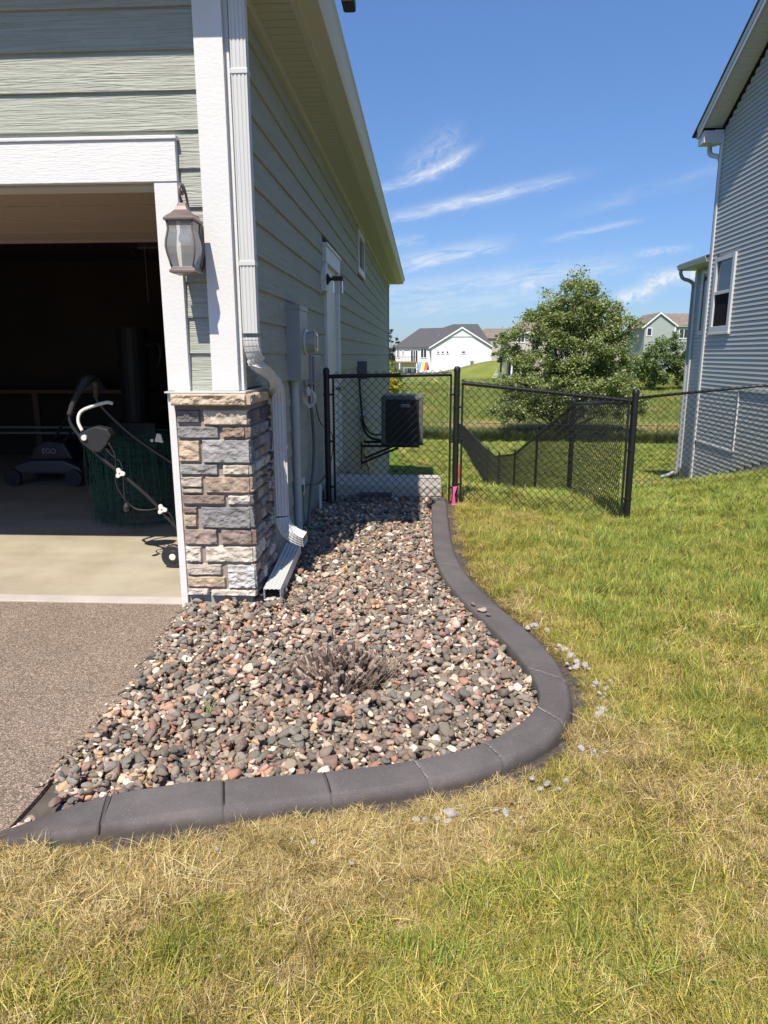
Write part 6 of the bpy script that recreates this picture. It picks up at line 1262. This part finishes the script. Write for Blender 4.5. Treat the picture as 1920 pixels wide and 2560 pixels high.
for x, z in ((-3.9, 3.9), (-1.9, 4.0), (3.0, 4.8)): mb.box((x-.07, 144.5+(z-3)*1.0, z), (x+.07, 144.7+(z-3)*1.0, z+.55))
mb.build('vent_pipe', FTR, wh_)
mb = MB(); mb.box((9.0, 138.9, gz(9.3, 139)), (9.6, 139.5, gz(9.3, 139)+.75)); o = mb.build('far_air_conditioner', mat('far_grey', (.16, .15, .15), .7), None, bevel=.03); tag(o, 'small grey air conditioner standing beside the distant white gable', 'air conditioner')
mb = MB(); pr5 = [(x, gz(x, 138.4)+.07) for x in np.linspace(3.2, 13.2, 12)]
vs = []; 
for x, z in pr5: vs += [(x, 137.6, gz(x, 137.6)+.05), (x, 139.9, gz(x, 139.9)+.08)]
mb.add(vs, [(2*k, 2*k+2, 2*k+3, 2*k+1) for k in range(11)]); mb.build('planting_bed', mat('mulch', (.26, .19, .15), .95, var=.3, vs=3), None, kind='structure')
# tan house with deck
th_ = empty('tan_house', (19, 130, 0), 'tan distant house with white raised deck mostly hidden behind the birch', 'house')
mb = MB(); mb.box((14.6, 126, -3), (29.5, 138, 5.2)); mb.build('wall', FT, th_); mb = MB(); mb.prism([(17.6, 125.9, 4.0), (21.6, 125.9, 4.0), (19.6, 125.9, 4.9)], (0, .4, 0)); mb.build('porch_gable', FTR, th_)
A = [(14.1, 125.4, 5.15), (30, 125.4, 5.15), (30, 138.6, 5.15), (14.1, 138.6, 5.15), (20, 132, 8.6), (25, 132, 8.6)]; mb = MB(); mb.add(A, [(0, 1, 5, 4), (1, 2, 5), (2, 3, 4, 5), (3, 0, 4), (3, 2, 1, 0)]); mb.build('roof', SHINGB, th_)
mb = MB(); mb.box((14.1, 125.35, 5.0), (30, 125.5, 5.3)); mb.box((14.5, 125.9, -3), (14.8, 126, 5.1)); mb.build('trim', FTR, th_)
for x, z in ((16.2, 3.6), (16.2, .9), (19.3, 3.2), (24.2, 3.4), (24.4, .9), (27, 3.4)): win(th_, x, x+1.1, z, z+1.25, 125.95, mull=1)
mb = MB(); mb.box((12.9, 122.3, .35), (17.4, 126, .62)); mb.build('deck', FTR, th_)
for x in (13.1, 14.9, 16.5): mb = MB(); mb.box((x-.15, 122.3, gz(x, 122.3)-.2), (x+.15, 122.6, .35)); mb.build('deck_post', FTR, th_)
mb = MB()
for k in range(12): z_ = .35-.24*k; mb.box((12.9-.115*k, 122.0, z_-.06), (13.6-.115*k+.2, 122.9, z_))
mb.bar((13.9, 122, .75), (12.4, 122, -1.9), .08, .3, up=(0, 1, 0)); mb.build('stairs', FTR, th_)
mb = MB(); mb.box((14.9, 124.5, -2.6), (17.3, 125.9, .3)); mb.build('deck_shade_box', mat('far_dark', (.02, .02, .02), .8), th_)  # solid near-black box, shade beneath the deck put into its colour
# pale green gabled house
ph_ = empty('green_house', (52, 155, 0), 'pale green distant gabled house with brown roof left of the grey house', 'house')
mb = MB(); mb.prism([(44.9, 150, -3), (51.0, 150, -3), (51.0, 150, 7.2), (47.8, 150, 9.4), (44.9, 150, 7.0)], (0, 12, 0)); mb.box((51.0, 151, -3), (62, 161, 7.2)); mb.build('wall', FGn, ph_)
mb = MB(); mb.prism([(44.2, 149.6, 6.75), (47.75, 149.6, 9.75), (51.4, 149.6, 7.1), (51.4, 149.6, 6.85), (47.75, 149.6, 9.45), (44.3, 149.6, 6.5)], (0, .15, 0)); mb.box((50.8, 149.93, -3), (51.1, 150.02, 7.1)); mb.box((51.1, 150.5, 6.95), (62, 150.7, 7.2)); mb.build('trim', FTR, ph_)
mb = MB(); mb.add([(47.75, 149.7, 9.76), (51.45, 149.7, 7.12), (51.45, 162, 7.12), (47.75, 162, 9.76), (44.15, 149.7, 6.76), (44.15, 162, 6.76)], [(0, 1, 2, 3), (0, 3, 5, 4)]); mb.add([(47.75, 155.5, 9.78), (62, 155.5, 9.78), (62, 150.4, 7.15), (51.0, 150.4, 7.15)], [(0, 1, 2, 3)]); mb.build('roof', SHINGB, ph_)
win(ph_, 45.4, 46.2, 5.2, 6.6, 149.95); win(ph_, 52.2, 53.9, 4.7, 6.4, 150.95, mull=1)
# roofs between
for (nm, lb, x0, x1, y, ze, zr, wc) in (('brown_roofed_house', 'distant house showing only its brown roof right of the white gable', 11.5, 27, 182, 5.5, 8.0, FT), ('brown_roofed_house', 'low distant house with brown roof between the birch and the green house', 46, 58, 184, 3.6, 6.2, FT)):
    h_o = empty(nm, ((x0+x1)/2, y+5, 0), lb, 'house', 'brown roofed houses far away'); mb = MB(); mb.box((x0, y, -3), (x1, y+10, ze)); mb.build('wall', wc, h_o)
    A = [(x0-.5, y-.5, ze-.05), (x1+.5, y-.5, ze-.05), (x1+.5, y+10.5, ze-.05), (x0-.5, y+10.5, ze-.05), (x0+4, y+5, zr), (x1-4, y+5, zr)]; mb = MB(); mb.add(A, [(0, 1, 5, 4), (1, 2, 5), (2, 3, 4, 5), (3, 0, 4), (3, 2, 1, 0)]); mb.build('roof', SHINGB, h_o)
# swing set with striped awning
ps_ = empty('play_set', (-.5, 113, -2.3), 'wooden play set with blue yellow and red striped canopy in the distant yard', 'play set')
zz = gz(0, 113); cedar = mat('cedar', (.42, .33, .25), .8)
mb = MB(); 
for k, c_ in enumerate(((.10, .25, .52), (.90, .70, .03), (.75, .05, .06))):
    mb = MB(); x = -.95+k*.46; mb.prism([(x+.22, 112.5, .30), (x+.68, 112.5, .30), (x+.46+.0, 111.7, -.85), (x, 111.7, -.85)], (0, .03, .03)); mb.build('canopy_stripe', mat('canopy%d' % k, c_, .6), ps_)
mb = MB(); mb.add([(.65, 112.5, .32), (.45, 111.7, -.85), (.85, 113.3, -.85)], [(0, 1, 2)]); mb.build('canopy_end', mat('canopy_end', (.35, .06, .05), .7), ps_)
for x, y in ((-.9, 111.8), (.4, 111.8), (-.9, 113.2), (.4, 113.2)): mb = MB(); mb.bar((x, y, zz-.1), (x, y, -.75), .11, .11); mb.build('leg', cedar, ps_)
mb = MB(); mb.box((-1.0, 111.8, -1.6), (.5, 113.2, -1.5)); mb.box((-.95, 111.78, -1.5), (.45, 111.82, -1.2)); mb.build('platform', cedar, ps_)
mb = MB(); mb.box((-3.3, 112.45, -.58), (-.9, 112.6, -.42)); mb.build('swing_beam', cedar, ps_)
for x, y in ((-3.2, 111.8), (-3.2, 113.2)): mb = MB(); mb.bar((x, y, zz-.1), (-3.1, 112.5, -.5), .10, .10); mb.build('leg', cedar, ps_)
mb = MB(); mb.bar((.5, 111.9, -1.5), (2.3, 111.5, zz+.15), .45, .06, up=(0, 0, 1)); mb.build('slide', mat('slide_yellow', (.75, .62, .25), .4), ps_)
